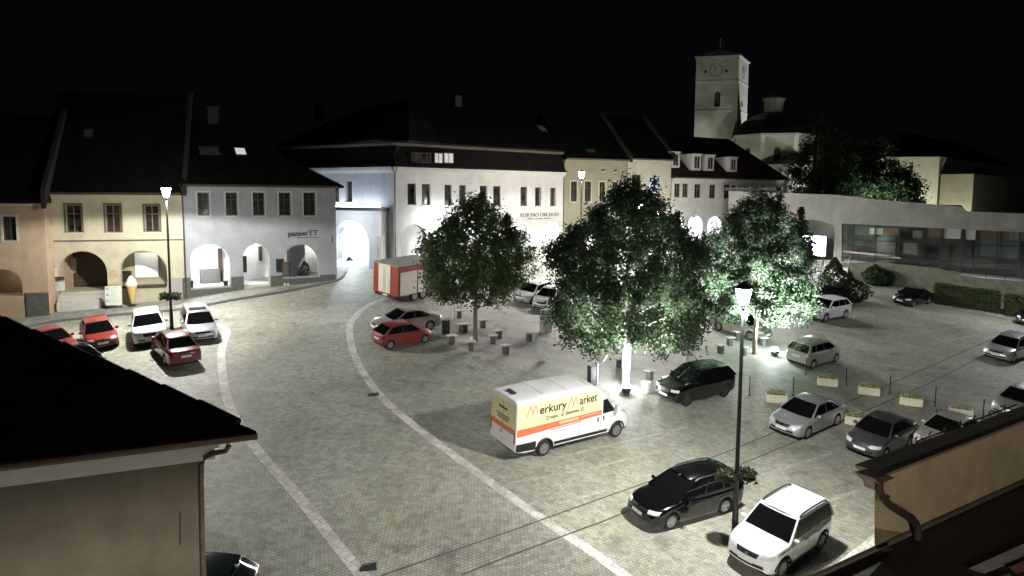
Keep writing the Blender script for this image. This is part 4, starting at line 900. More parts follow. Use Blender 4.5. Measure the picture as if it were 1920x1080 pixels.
def wheel_meshes(R, w, rim):
    key = (R, w, rim.name)
    if key in WH: return WH[key]
    t = MB(); r = R * .66
    t.lathe([(r, -w / 2 + .01), (R - .03, -w / 2), (R, -w / 2 + .03), (R, w / 2 - .03), (R - .03, w / 2), (r, w / 2 - .012), (r - .02, w / 2 - .05), (r - .02, -w / 2 + .05)], 28, (0, 0, 0), 'y')
    t.lathe([(r - .03, w / 2 - .075), (.03, w / 2 - .085), (.02, w / 2 - .1), (r - .03, w / 2 - .1)], 20, (0, 0, 0), 'y')
    k = MB(); k.lathe([(r - .002, w / 2 - .06), (r - .002, w / 2 - .008), (r - .03, w / 2 - .012), (r - .045, w / 2 - .05)], 24, (0, 0, 0), 'y')
    for i in range(5):
        a = 2 * PI * i / 5; ca, sa = math.cos(a), math.sin(a); r0, r1, h0, h1 = .04, r - .02, .055, .035
        P = []
        for y in (w / 2 - .07, w / 2 - .012):
            for rr, hh in ((r0, -h0), (r1, -h1), (r1, h1), (r0, h0)):
                P.append((rr * ca - hh * sa, y, rr * sa + hh * ca))
        k.hexa(P)
    k.lathe([(.075, w / 2 - .07), (.075, w / 2 - .006), (.03, w / 2)], 14, (0, 0, 0), 'y')
    WH[key] = (t.mesh('tyre', TYRE, 35), k.mesh('rim', rim, 35)); return WH[key]

def vehicle(S, pm, rim=RIM, label='', pos=None, head=0.0, tilt=None, cat='car', name='parked_car', group='cars parked on the square', rails=False, roofm=None, clad=False, extra=None, dark_pillar=True):
    L, W, H = S['L'], S['W'], S['H']; R = S['R']; hw = W / 2
    d1, d2 = S['wf'], S['wr']; top = pchip(S['top']); Ra = R + .05
    wid = pchip([(0, .80), (.2, .90), (.55, .965), (1.1, .995), (L * .5, 1.0), (L - .9, .99), (L - .3, .95), (L, .88)]) if 'wid' not in S else pchip(S['wid'])
    sill = S.get('sill', .2)
    ds = set([0.0, L]); x = .07
    while x < L: ds.add(round(x, 3)); x += .085
    for dw in (d1, d2):
        for k in range(-8, 9): ds.add(round(dw + Ra * math.sin(k / 8 * PI / 2), 4))
        ds.add(round(dw - Ra - .006, 4)); ds.add(round(dw + Ra + .006, 4))
    ds = sorted(ds)
    def bot(d):
        z = sill + .06 * max(0, 1 - d / .5) + .10 * max(0, 1 - (L - d) / .5)
        for dw in (d1, d2):
            if abs(d - dw) <= Ra + 1e-4: z = max(z, R + math.sqrt(max(0, Ra * Ra - (d - dw) ** 2)))
        return z
    tum = S.get('tum', 0.0); shd = S.get('shd', 1.0)
    def section(d, ins=0.0):
        T = top(d) - ins; w = hw * wid(d) - ins; B = bot(d) + ins * .6; T0 = T - .15 * shd
        zt = [T + .02, T + .018, T + .01, T - .008, T - .03 * shd, T - .07 * shd, T0]
        yt = [0, .3, .6, .8, .905, .965, .99]
        lo = [(.0, 1.0), (.25, 1.0), (.5, 1.0), (.72, .992), (.88, .98), (1, .955)]
        P = [(y, z) for y, z in zip(yt, zt)] + [(yy, max(T0 - .005, B + .02) + (B - max(T0 - .005, B + .02)) * t) for t, yy in lo]
        out = []
        for y, z in P:
            k = 1 - tum * max(0, z - .9) / 1.0 if tum else 1
            # a crease along the flank
            out.append((w * y * k, z))
        return out
    rn = S.get('rn', .11); rings = []
    for k in (0, 1, 2, 3): a = PI / 2 * k / 4; rings.append((rn * (1 - math.cos(a)), rn * (1 - math.sin(a))))
    st = [(d, i) for d, i in rings] + [(d, 0.0) for d in ds if rn < d < L - rn] + [(L - d, i) for d, i in reversed(rings)]
    fk, fs_ = S.get('fplan', .20), S.get('frake', .30); rk, rs = S.get('rplan', .10), S.get('rrake', .15)
    def deform(d, y, z):
        wf_ = max(0, 1 - d / 1.0) ** 1.5; wr_ = max(0, 1 - (L - d) / .9) ** 1.5; yy = (y / hw) ** 2
        dd = d + wf_ * (fk * yy + fs_ * max(0, z - .48) + .1 * max(0, .3 - z)) - wr_ * (rk * yy + rs * max(0, z - .6) + .12 * max(0, .35 - z))
        return V((L / 2 - dd, y, z))
    vs = []; fs = []; nS = len(section(ds[5])); row = 2 * nS - 1
    for d, ins in st:
        s_ = section(d, ins)
        for y, z in reversed(s_): vs.append(deform(d, y, z))
        for y, z in s_[1:]: vs.append(deform(d, -y, z))
    for i in range(len(st) - 1):
        for j in range(row - 1): fs.append((i * row + j, i * row + j + 1, (i + 1) * row + j + 1, (i + 1) * row + j))
    for end, i in ((0, 0), (1, len(st) - 1)):
        d, ins = st[i]; s_ = section(d, ins); n = 7; b0 = len(vs)
        for y, z in s_:
            for k in range(n + 1): vs.append(deform(d, y * (1 - 2 * k / n), z))
        for r_ in range(len(s_) - 1):
            for k in range(n): fs.append((b0 + r_ * (n + 1) + k, b0 + r_ * (n + 1) + k + 1, b0 + (r_ + 1) * (n + 1) + k + 1, b0 + (r_ + 1) * (n + 1) + k))
    body = MB(); body.add(vs, fs)
    parts = []
    glass = []
    if 'A0' in S:
        A0, A1, C1, C0 = S['A0'], S['A1'], S['C1'], S['C0']; zb0, zb1 = S['zb0'], S['zb1']; wb, wr = hw * S.get('wb', .93), hw * S.get('wt', .70)
        nS2 = 18; nt = 6; nr_ = 9
        def side(s, t, off=0.0):
            d = (A0 + (A1 - A0) * t) * (1 - s) + (C0 + (C1 - C0) * t) * s
            zr = H - .02 - .06 * max(0, 2 * s - 1) ** 2 * S.get('drop', 1.0) - .035 * max(0, 1 - 2 * s) ** 2
            zb = zb0 + (zb1 - zb0) * s
            y = (wb - .05 * max(0, s - .6)) + (wr - wb) * t ** 1.15
            y -= .10 * (max(0, .12 - s) / .12) ** 2 * (1 - t) * 0
            return d, y + off, zb + (zr - zb) * (t if t < .93 else t)
        v2 = []; f2 = []; rowc = 2 * (nt + 1) + nr_
        for i in range(nS2 + 1):
            s = i / nS2
            L_ = [side(s, j / nt) for j in range(nt + 1)]
            for d, y, z in L_: v2.append(V((L / 2 - d, y, z)))
            d, y, z = L_[-1]
            for k in range(1, nr_ + 1):
                q_ = 1 - 2 * k / (nr_ + 1); v2.append(V((L / 2 - d, y * q_, z + .035 * (1 - q_ * q_) ** .6)))
            for d, y, z in reversed(L_): v2.append(V((L / 2 - d, -y, z)))
        for i in range(nS2):
            for j in range(rowc - 1): f2.append((i * rowc + j, i * rowc + j + 1, (i + 1) * rowc + j + 1, (i + 1) * rowc + j))
        def screen(s, bulge, t0, t1, yf, off, n=10, m_=8):
            v3 = []; f3 = []
            for i in range(m_ + 1):
                t = t0 + (t1 - t0) * i / m_; d, y, z = side(s, t)
                for k in range(n + 1):
                    q_ = 1 - 2 * k / n; bl = bulge * (1 - (q_ * yf) ** 2); zz = .03 * (1 - (q_ * yf) ** 2) ** .6 * t
                    v3.append(V((L / 2 - d + bl + off, y * q_ * yf, z + zz + abs(off) * .6)))
            for i in range(m_):
                for k in range(n): f3.append((i * (n + 1) + k, i * (n + 1) + k + 1, (i + 1) * (n + 1) + k + 1, (i + 1) * (n + 1) + k))
            return v3, f3
        body.add(v2, f2)
        body.add(*screen(0, .10, 0, 1, 1.0, 0)); body.add(*screen(1, -.08, 0, 1, 1.0, 0))
        g = MB(); g.add(*screen(0, .10, .03, .955, .93, .008)); parts.append(('windscreen', g, GL, None))
        g = MB(); g.add(*screen(1, -.08, S.get('rw0', .08), .93, .90, -.008)); parts.append(('rear_window', g, GL, None))
        for sg in (1, -1):
            for s0, s1 in S['win']:
                g = MB(); n, m_ = 8, 6; v3 = []
                for i in range(n + 1):
                    for j in range(m_ + 1):
                        t = .07 + .80 * j / m_; s = s0 + (s1 - s0) * i / n; d, y, z = side(s, t, .007); v3.append(V((L / 2 - d, sg * y, z)))
                g.add(v3, [(i * (m_ + 1) + j, i * (m_ + 1) + j + 1, (i + 1) * (m_ + 1) + j + 1, (i + 1) * (m_ + 1) + j) for i in range(n) for j in range(m_)]); parts.append(('side_window', g, GL, None))
            if dark_pillar:
                for (s0, _), (_, s1) in zip(S['win'][1:], S['win'][:-1]):
                    g = MB(); v3 = []
                    for s in (s1 + .002, s0 - .002):
                        for t in (.08, .85): d, y, z = side(s, t, .006); v3.append(V((L / 2 - d, sg * y, z)))
                    g.add(v3, [(0, 1, 3, 2)]); parts.append(('door_pillar', g, TRIM, None))
            if rails:
                g = MB(); P = []
                for k in range(13):
                    s = .06 + .88 * k / 12; d, y, z = side(s, 1.0); P.append(V((L / 2 - d, sg * (y - .035), z + (.075 if 0 < k < 12 else .01))))
                g.tube(P, .032, 8); parts.append(('roof_rail', g, CHROME if rails == 'chrome' else TRIM, 40))
        if roofm:
            g = MB(); v3 = []; n = 8
            for i in range(n + 1):
                s = .12 + .3 * i / n; d, y, z = side(s, 1.0)
                for k in range(7): q_ = .78 * (1 - 2 * k / 6); v3.append(V((L / 2 - d, y * q_, z + .035 * (1 - q_ * q_) ** .6 + .008)))
            g.add(v3, [(i * 7 + k, i * 7 + k + 1, (i + 1) * 7 + k + 1, (i + 1) * 7 + k) for i in range(n) for k in range(6)]); parts.append(('sunroof', g, roofm, None))
    bvh = BVHTree.FromPolygons([V(q_) for q_ in body.v], body.f)
    def cast(o, dr_):
        h = bvh.ray_cast(V(o), V(dr_)); return h[0]
    def patch(kind, c4, off=.008, n=8, m_=5):
        """a panel laid on the body: kind 'f'/'r' cast along the car (corners y,z), '+'/'-' cast across it (corners d,z), 't' from above (d,y)"""
        v3 = []; ok = True
        for i in range(n + 1):
            for j in range(m_ + 1):
                a, b_ = i / n, j / m_
                p = [(c4[0][k] * (1 - a) + c4[1][k] * a) * (1 - b_) + (c4[3][k] * (1 - a) + c4[2][k] * a) * b_ for k in (0, 1)]
                if kind == 'f': h = cast((L, p[0], p[1]), (-1, 0, 0)); o = V((off, 0, 0))
                elif kind == 'r': h = cast((-L, p[0], p[1]), (1, 0, 0)); o = V((-off, 0, 0))
                elif kind == 't': h = cast((L / 2 - p[0], p[1], 5), (0, 0, -1)); o = V((0, 0, off))
                else:
                    sg = 1 if kind == '+' else -1; h = cast((L / 2 - p[0], sg * 4, p[1]), (0, -sg, 0)); o = V((0, sg * off, 0))
                if h is None: return None
                v3.append(h + o)
        g = MB(); g.add(v3, [(i * (m_ + 1) + j, i * (m_ + 1) + j + 1, (i + 1) * (m_ + 1) + j + 1, (i + 1) * (m_ + 1) + j) for i in range(n) for j in range(m_)]); return g
    def put(nm, g, m):
        if g: parts.append((nm, g, m, None))
    Z = S['f']                          # front layout: lamp (y0,y1,z0,z1), grille (y,z0,z1), intake
    for sg in (1, -1):
        y0, y1, z0_, z1_, sk = Z['lamp']; put('headlight', patch('f', [(sg * y0, z0_), (sg * y1, z0_ + sk), (sg * y1, z1_ + sk * .6), (sg * y0, z1_)], .012), LAMPC)
        y0, y1, z0_, z1_ = Z['tail']; put('taillight', patch('r', [(sg * y0, z0_), (sg * y1, z0_), (sg * y1, z1_), (sg * y0, z1_)], .012), TAIL)
    y, z0_, z1_ = Z['grille']; put('grille', patch('f', [(-y * .85, z0_), (y * .85, z0_), (y, z1_), (-y, z1_)], .010), TRIM)
    put('grille_badge', patch('f', [(-.05, (z0_ + z1_) / 2 - .03), (.05, (z0_ + z1_) / 2 - .03), (.05, (z0_ + z1_) / 2 + .045), (-.05, (z0_ + z1_) / 2 + .045)], .018, 3, 3), CHROME)
    y, z0_, z1_ = Z['intake']; z0_ = max(z0_, sill + .17); z1_ = max(z1_, z0_ + .10); put('air_intake', patch('f', [(-y, z0_), (y, z0_), (y * .94, z1_), (-y * .94, z1_)], .010, 12), TRIM)
    z0_ = Z['plate']; put('number_plate', patch('f', [(-.26, z0_), (.26, z0_), (.26, z0_ + .115), (-.26, z0_ + .115)], .022, 4, 2), PLATE)
    z0_ = Z['rplate']; put('number_plate', patch('r', [(-.26, z0_), (.26, z0_), (.26, z0_ + .115), (-.26, z0_ + .115)], .016, 4, 2), PLATE)
    if clad or tum:
        for sg in (1, -1):
            for dw in (d1, d2):
                g = MB(); P = []
                for k in range(13):
                    a = PI * (.02 + .96 * k / 12); q_ = cast((L / 2 - dw + (Ra + .035) * math.cos(a), sg * 4, R + (Ra + .035) * math.sin(a)), (0, -sg, 0))
                    if q_: P.append(q_ + V((0, sg * -.005, 0)))
                if len(P) > 3: g.tube(P, .045, 6); parts.append(('arch_trim', g, TRIM, 60))
    if clad:
        for sg in '+-': put('sill_cladding', patch(sg, [(d1 + Ra + .03, sill + .02), (d2 - Ra - .03, sill + .02), (d2 - Ra - .03, sill + .15), (d1 + Ra + .03, sill + .15)], .012), TRIM)
        put('bumper_cladding', patch('r', [(-hw * .8, sill + .14), (hw * .8, sill + .14), (hw * .82, sill + .30), (-hw * .82, sill + .30)], .012, 10), TRIM)
    zb = S['belt']; g = MB()
    for sg in '+-':
        for d in S['seams']:
            p = patch(sg, [(d - .007, sill + .12), (d + .007, sill + .12), (d + .007, zb), (d - .007, zb)], .004, 1, 8)
            if p: g.add(p.v, p.f)
        p = patch(sg, [(S['seams'][0], sill + .11), (S['seams'][-1], sill + .11), (S['seams'][-1], sill + .122), (S['seams'][0], sill + .122)], .004, 10, 1)
        if p: g.add(p.v, p.f)
    if g.v: parts.append(('door_seams', g, SEAM, None))
    for sg in (1, -1):
        for d in S['handles']:
            h = cast((L / 2 - d, sg * 4, zb - .12), (0, -sg, 0))
            if h: g = MB(); g.box(h + V((0, sg * .015, 0)), (.2, .035, .03)); parts.append(('door_handle', g, S.get('hm') or pm, None))
        if 'mir' in S:
            d, z, y = S['mir']; g = MB(); c = V((L / 2 - d, sg * (y + .12), z))
            g.lathe([(.02, -.10), (.075, -.075), (.088, 0), (.075, .075), (.02, .1)], 12, (0, 0, 0), 'y')
            g.v = [tuple(V((q_[0] * .75, q_[1], q_[2] * .95)) + c) for q_ in g.v]; g.tube([c - V((0, sg * .16, .03)), c], .025, 6); parts.append(('wing_mirror', g, S.get('mm') or pm, 50))
    under = MB(); under.box((0, 0, (sill + .12) / 2 + .18), (L - .5, W - .42, .34)); parts.append(('underbody', under, SEAM, None))
    for dw in (d1, d2):
        under = MB(); under.box((L / 2 - dw, 0, R + .12), (2 * Ra - .02, W - .5, R * 1.5)); parts.append(('wheel_housing', under, SEAM, None))
    if extra: extra(parts, patch, put, cast, S)
    root = empty(name, (0, 0, 0), 0, label, cat, group)
    body.build('body', pm, root, 38)
    for nm, g, m, sm in parts: g.build(nm, m, root, 60 if sm is None else sm)
    tm, km = wheel_meshes(R, S.get('tw', .2), rim); tr = S.get('track', hw - .12)
    for dw in (d1, d2):
        for sg in (1, -1):
            w_ = bpy.data.objects.new('wheel', tm); link(w_, root); w_.location = (L / 2 - dw, sg * tr, R); w_.rotation_euler = (0, RND.uniform(0, 3), 0 if sg > 0 else PI)
            k = bpy.data.objects.new('rim', km); link(k, w_)
    if pos is not None: place(root, pos, head)
    return root
def place(o, p, hd):
    """stand a thing on the sloping square facing plan direction hd"""
    h = V((hd[0], hd[1], 0)).normalized(); e_ = 1.0
    fx = V((h.x, h.y, (zg(p.x + h.x * e_, p.y + h.y * e_) - zg(p.x - h.x * e_, p.y - h.y * e_)) / 2)).normalized()
    sd = V((-h.y, h.x, 0)); sd = V((sd.x, sd.y, (zg(p.x + sd.x * e_, p.y + sd.y * e_) - zg(p.x - sd.x * e_, p.y - sd.y * e_)) / 2)).normalized()
    up = fx.cross(sd).normalized(); sd = up.cross(fx)
    m = Matrix((fx, sd, up)).transposed().to_4x4(); m.translation = V((p.x, p.y, zg(p.x, p.y))); o.matrix_world = m
def by_wheels(S, a, c, side):
    """front and rear wheel contact pixels on the visible side -> centre and heading"""
    A, B = gp(*a), gp(*c); h = (A - B); h.z = 0; h.normalize(); n = V((-h.y, h.x, 0)); mid = (A + B) / 2
    off = S['W'] / 2 - .1; sg = 1 if side == 'L' else -1
    ctr = mid - n * (sg * off) - h * ((S['L'] / 2) - (S['wf'] + S['wr']) / 2) * -1 * 0
    shift = (S['wf'] + S['wr']) / 2 - S['L'] / 2
    return ctr + h * shift, h
def by_axis(S, front, rear):
    """pixel of the front bumper's foot on the ground and a pixel of the rear on the ground"""
    A, B = gp(*front), gp(*rear); h = (A - B); h.z = 0; h.normalize(); return A - h * (S['L'] / 2), h

def front(lamp, grille, intake, plate, tail, rplate): return dict(lamp=lamp, grille=grille, intake=intake, plate=plate, tail=tail, rplate=rplate)
HATCH = dict(L=4.0, W=1.72, H=1.46, R=.30, wf=.78, wr=3.3, top=[(0, .70), (.12, .74), (.5, .83), (1.0, .91), (1.3, .93), (2.2, .93), (3.4, .95), (4.0, .96)], A0=.98, A1=1.72, C1=3.45, C0=3.88, zb0=.90, zb1=.95, win=[(.03, .45), (.48, .80), (.83, .95)], belt=.9, sill=.19,
    seams=[1.25, 2.25, 3.1], handles=[2.1, 2.95], mir=(1.35, .98, .80), rplan=.14, rrake=.12, f=front((.42, .74, .60, .72, .02), (.32, .62, .70), (.55, .28, .44), .44, (.55, .76, .68, .95), .62))
OLDH = dict(HATCH, L=3.71, W=1.63, H=1.39, R=.275, wf=.72, wr=3.19, top=[(0, .66), (.12, .70), (.5, .80), (1.0, .88), (1.2, .9), (2.2, .9), (3.2, .91), (3.71, .90)], A0=.95, A1=1.65, C1=3.0, C0=3.6, zb0=.86, zb1=.90, seams=[1.2, 2.3], handles=[2.15], win=[(.03, .5), (.53, .92)], belt=.86, mir=(1.3, .92, .74), wb=.94, wt=.72,
    f=front((.42, .70, .56, .68, .02), (.3, .58, .66), (.5, .28, .42), .42, (.55, .74, .62, .86), .55))
WAGON = dict(L=4.56, W=1.78, H=1.50, R=.318, wf=.88, wr=3.46, top=[(0, .70), (.12, .75), (.5, .84), (1.0, .91), (1.35, .95), (2.4, .95), (4.0, .97), (4.56, .98)], A0=1.12, A1=1.95, C1=4.05, C0=4.45, zb0=.93, zb1=.97, win=[(.03, .36), (.385, .655), (.68, .93)], belt=.92, sill=.19,
    seams=[1.4, 2.42, 3.35], handles=[2.28, 3.25], mir=(1.5, 1.0, .83), rplan=.12, rrake=.10, f=front((.44, .79, .60, .73, .03), (.42, .62, .71), (.62, .28, .46), .44, (.56, .80, .74, .96), .70), wt=.70)
SEDAN = dict(L=4.45, W=1.74, H=1.46, R=.305, wf=.85, wr=3.40, top=[(0, .68), (.12, .73), (.5, .83), (1.0, .90), (1.35, .94), (2.4, .94), (3.3, .96), (3.7, .98), (4.2, .97), (4.45, .93)], A0=1.10, A1=1.88, C1=3.02, C0=3.78, zb0=.92, zb1=.96, win=[(.03, .46), (.49, .80), (.82, .90)], belt=.91, sill=.19,
    seams=[1.38, 2.38, 3.15], handles=[2.24, 3.05], mir=(1.48, .99, .82), rplan=.10, rrake=.05, drop=1.3, f=front((.42, .77, .58, .72, .03), (.38, .58, .70), (.58, .28, .44), .43, (.50, .77, .70, .87), .64), wt=.68)
BIGSED = dict(SEDAN, L=4.70, W=1.81, H=1.45, wf=.95, wr=3.70, top=[(0, .66), (.12, .71), (.55, .81), (1.1, .89), (1.45, .93), (2.5, .94), (3.5, .96), (4.0, .97), (4.45, .96), (4.70, .92)], A0=1.18, A1=2.05, C1=3.2, C0=4.2, zb0=.91, zb1=.96, seams=[1.5, 2.55, 3.35], handles=[2.42, 3.2], mir=(1.62, .98, .84), win=[(.03, .44), (.465, .76), (.785, .88)], R=.32)
SUV = dict(L=4.55, W=1.84, H=1.64, R=.355, wf=.88, wr=3.60, top=[(0, .86), (.10, .92), (.45, 1.0), (1.0, 1.06), (1.35, 1.08), (2.4, 1.08), (4.0, 1.10), (4.55, 1.10)], A0=1.15, A1=1.90, C1=3.85, C0=4.42, zb0=1.05, zb1=1.10, win=[(.03, .40), (.425, .70), (.725, .93)], belt=1.05, sill=.26,
    seams=[1.45, 2.45, 3.35], handles=[2.3, 3.22], mir=(1.52, 1.14, .85), rplan=.12, rrake=.14, fs=.1, frake=.14, f=front((.42, .80, .74, .88, .03), (.36, .66, .86), (.64, .32, .52), .46, (.55, .82, .86, 1.06), .80), wt=.72)
BIGSUV = dict(SUV, L=4.67, W=1.87, H=1.71, R=.37, wf=.86, wr=3.68, A0=1.2, A1=1.98, C1=4.05, C0=4.55, top=[(0, .88), (.1, .95), (.5, 1.04), (1.1, 1.10), (1.4, 1.12), (2.4, 1.12), (4.0, 1.14), (4.67, 1.14)], zb0=1.09, zb1=1.14, belt=1.09)
BOXY = dict(L=4.22, W=1.79, H=1.68, R=.33, wf=.84, wr=3.42, top=[(0, .84), (.10, .92), (.4, 1.0), (.9, 1.06), (1.2, 1.07), (2.4, 1.07), (3.8, 1.09), (4.22, 1.09)], A0=1.16, A1=1.80, C1=3.92, C0=4.14, zb0=1.04, zb1=1.09, win=[(.03, .36), (.40, .63), (.66, .95)], belt=1.03, sill=.25,
    seams=[1.3, 2.3, 3.1], handles=[2.15, 2.98], mir=(1.35, 1.12, .84), rplan=.07, rrake=.05, frake=.16, f=front((.45, .80, .72, .88, .02), (.40, .68, .84), (.62, .32, .50), .50, (.60, .80, .80, 1.05), .75), wt=.78, wb=.95)
MPV = dict(L=4.08, W=1.69, H=1.55, R=.295, wf=.78, wr=3.36, top=[(0, .78), (.10, .84), (.4, .95), (.8, 1.02), (1.1, 1.03), (2.2, 1.03), (3.6, 1.05), (4.08, 1.04)], A0=.78, A1=1.65, C1=3.65, C0=3.98, zb0=1.0, zb1=1.04, win=[(.06, .44), (.465, .75), (.775, .93)], belt=.99, sill=.2,
    seams=[1.2, 2.2, 3.1], handles=[2.05, 2.95], mir=(1.22, 1.06, .78), rplan=.12, rrake=.06, f=front((.42, .74, .68, .88, .02), (.34, .62, .72), (.56, .28, .46), .44, (.62, .78, .86, 1.14), .68), wt=.76, wb=.95, rw0=.02)
SMALLSED = dict(SEDAN, L=4.31, W=1.71, H=1.50, R=.295, wf=.82, wr=3.30, A0=1.0, A1=1.75, C1=2.95, C0=3.65, top=[(0, .70), (.12, .76), (.5, .88), (1.0, .95), (1.3, .98), (2.4, .98), (3.2, 1.0), (3.6, 1.03), (4.1, 1.02), (4.31, .97)], zb0=.96, zb1=1.0, belt=.95, seams=[1.3, 2.3, 3.05], handles=[2.15, 2.95], mir=(1.4, 1.04, .80))

WHITE = paint('white', (.78, .78, .78)); BLACK = paint('black', (.0035, .0035, .0045), .14); SILVER = paint('silver', (.50, .51, .53), .3, .55); RED = paint('red', (.26, .035, .032)); DKRED = paint('dark_red', (.13, .012, .018)); BEIGE = paint('champagne', (.47, .44, .36), .32, .4)
GREY = paint('graphite', (.085, .08, .085), .3, .4); GREEN = paint('dark_green', (.004, .009, .007), .2); OLDRED = paint('tomato_red', (.20, .022, .02), .45); TAUPE = paint('warm_silver', (.48, .44, .40), .3, .5); NAVY = paint('dark_blue', (.006, .007, .012), .2)
def car(S, pm, how, a, c, label, side='L', **k):
    p, h = by_wheels(S, a, c, side) if how == 'w' else by_axis(S, a, c)
    return vehicle(S, pm, label=label, pos=p, head=h, **k)
car(WAGON, BLACK, 'w', (1253, 993), (1358, 962), 'black estate car with alloy wheels beside the near lamp post', rails=True)
car(BOXY, WHITE, 'w', (1459, 1084), (1538, 1028), 'white boxy crossover with dark roof rails at the lower edge', rails=True, clad=True)
car(BIGSED, SILVER, 'w', (1511, 823), (1567, 798), 'silver saloon with closed plate grille parked in front of the planters')
car(SMALLSED, GREY, 'w', (1650, 866), (1707, 834), 'dark grey saloon with bright headlights beside the lower right eaves')
car(SEDAN, BEIGE, 'w', (1778, 862), (1838, 832), 'pale car half hidden by the eaves behind the dark grey saloon')
car(HATCH, SILVER, 'w', (1912, 798), (1974, 771), 'silver car with dark grille at the right edge above the snow guard')
car(WAGON, SILVER, 'w', (1884, 686), (1940, 665), 'silver estate car with square grille parked alone at the right edge', rails=True)
car(HATCH, NAVY, 'w', (1931, 621), (1985, 600), 'dark car whose nose just enters the frame at the far right')
car(BIGSUV, BLACK, 'w', (1284, 762), (1359, 744), 'black off-roader with chrome window pillars under the big tree', rim=DRIM, dark_pillar=False)
car(MPV, TAUPE, 'w', (1567, 679), (1521, 692), 'warm silver high roofed hatchback seen from behind by the ground spotlight', side='R')
car(SUV, WHITE, 'w', (1542, 605), (1588, 596), 'white off-roader parked in shade beside the right tree')
car(HATCH, NAVY, 'a', (1540, 572), (1590, 556), 'dark car behind the white off-roader under the dark shrub')
car(SEDAN, BLACK, 'w', (1709, 576), (1742, 570), 'black saloon parked in the dark by the end of the hedge')
car(WAGON, BEIGE, 'w', (1412, 640), (1341, 618), 'beige estate car half hidden behind the near lamp post and right tree', side='R')
car(BIGSED, TAUPE, 'w', (728, 630), (812, 618), 'pale grey saloon parked behind the small red hatchback', side='L')
car(OLDH, OLDRED, 'w', (796, 643), (731, 655), 'small old red hatchback parked by the stone stools', side='R', rim=STEELR)
car(HATCH, WHITE, 'w', (993, 572), (1035, 560), 'white hatchback under the left tree with dark side windows')
car(SMALLSED, WHITE, 'a', (1012, 584), (1052, 562), 'white car nosing out from behind the big tree crown')
car(SUV, WHITE, 'a', (284, 652), (278, 607), 'white off-roader facing the camera on the left of the lamp post')
car(HATCH, RED, 'a', (196, 659), (172, 615), 'bright red hatchback facing the camera before the yellow house')
car(SEDAN, DKRED, 'a', (310, 648), (356, 697), 'dark red saloon seen from behind in front of the white off-roader')
car(WAGON, SILVER, 'a', (382, 645), (362, 603), 'silver estate car with dark sunroof right of the left lamp post', roofm=GL)
car(SEDAN, RED, 'a', (126, 674), (46, 638), 'red car at the far left partly behind the dark roof')
car(SEDAN, NAVY, 'a', (182, 714), (92, 672), 'dark car mostly hidden behind the dark roof edge, next to red hatchback')
car(HATCH, GREEN, 'a', (200, 1144), (400, 1147), 'dark green car at the bottom edge beside the near house wall')

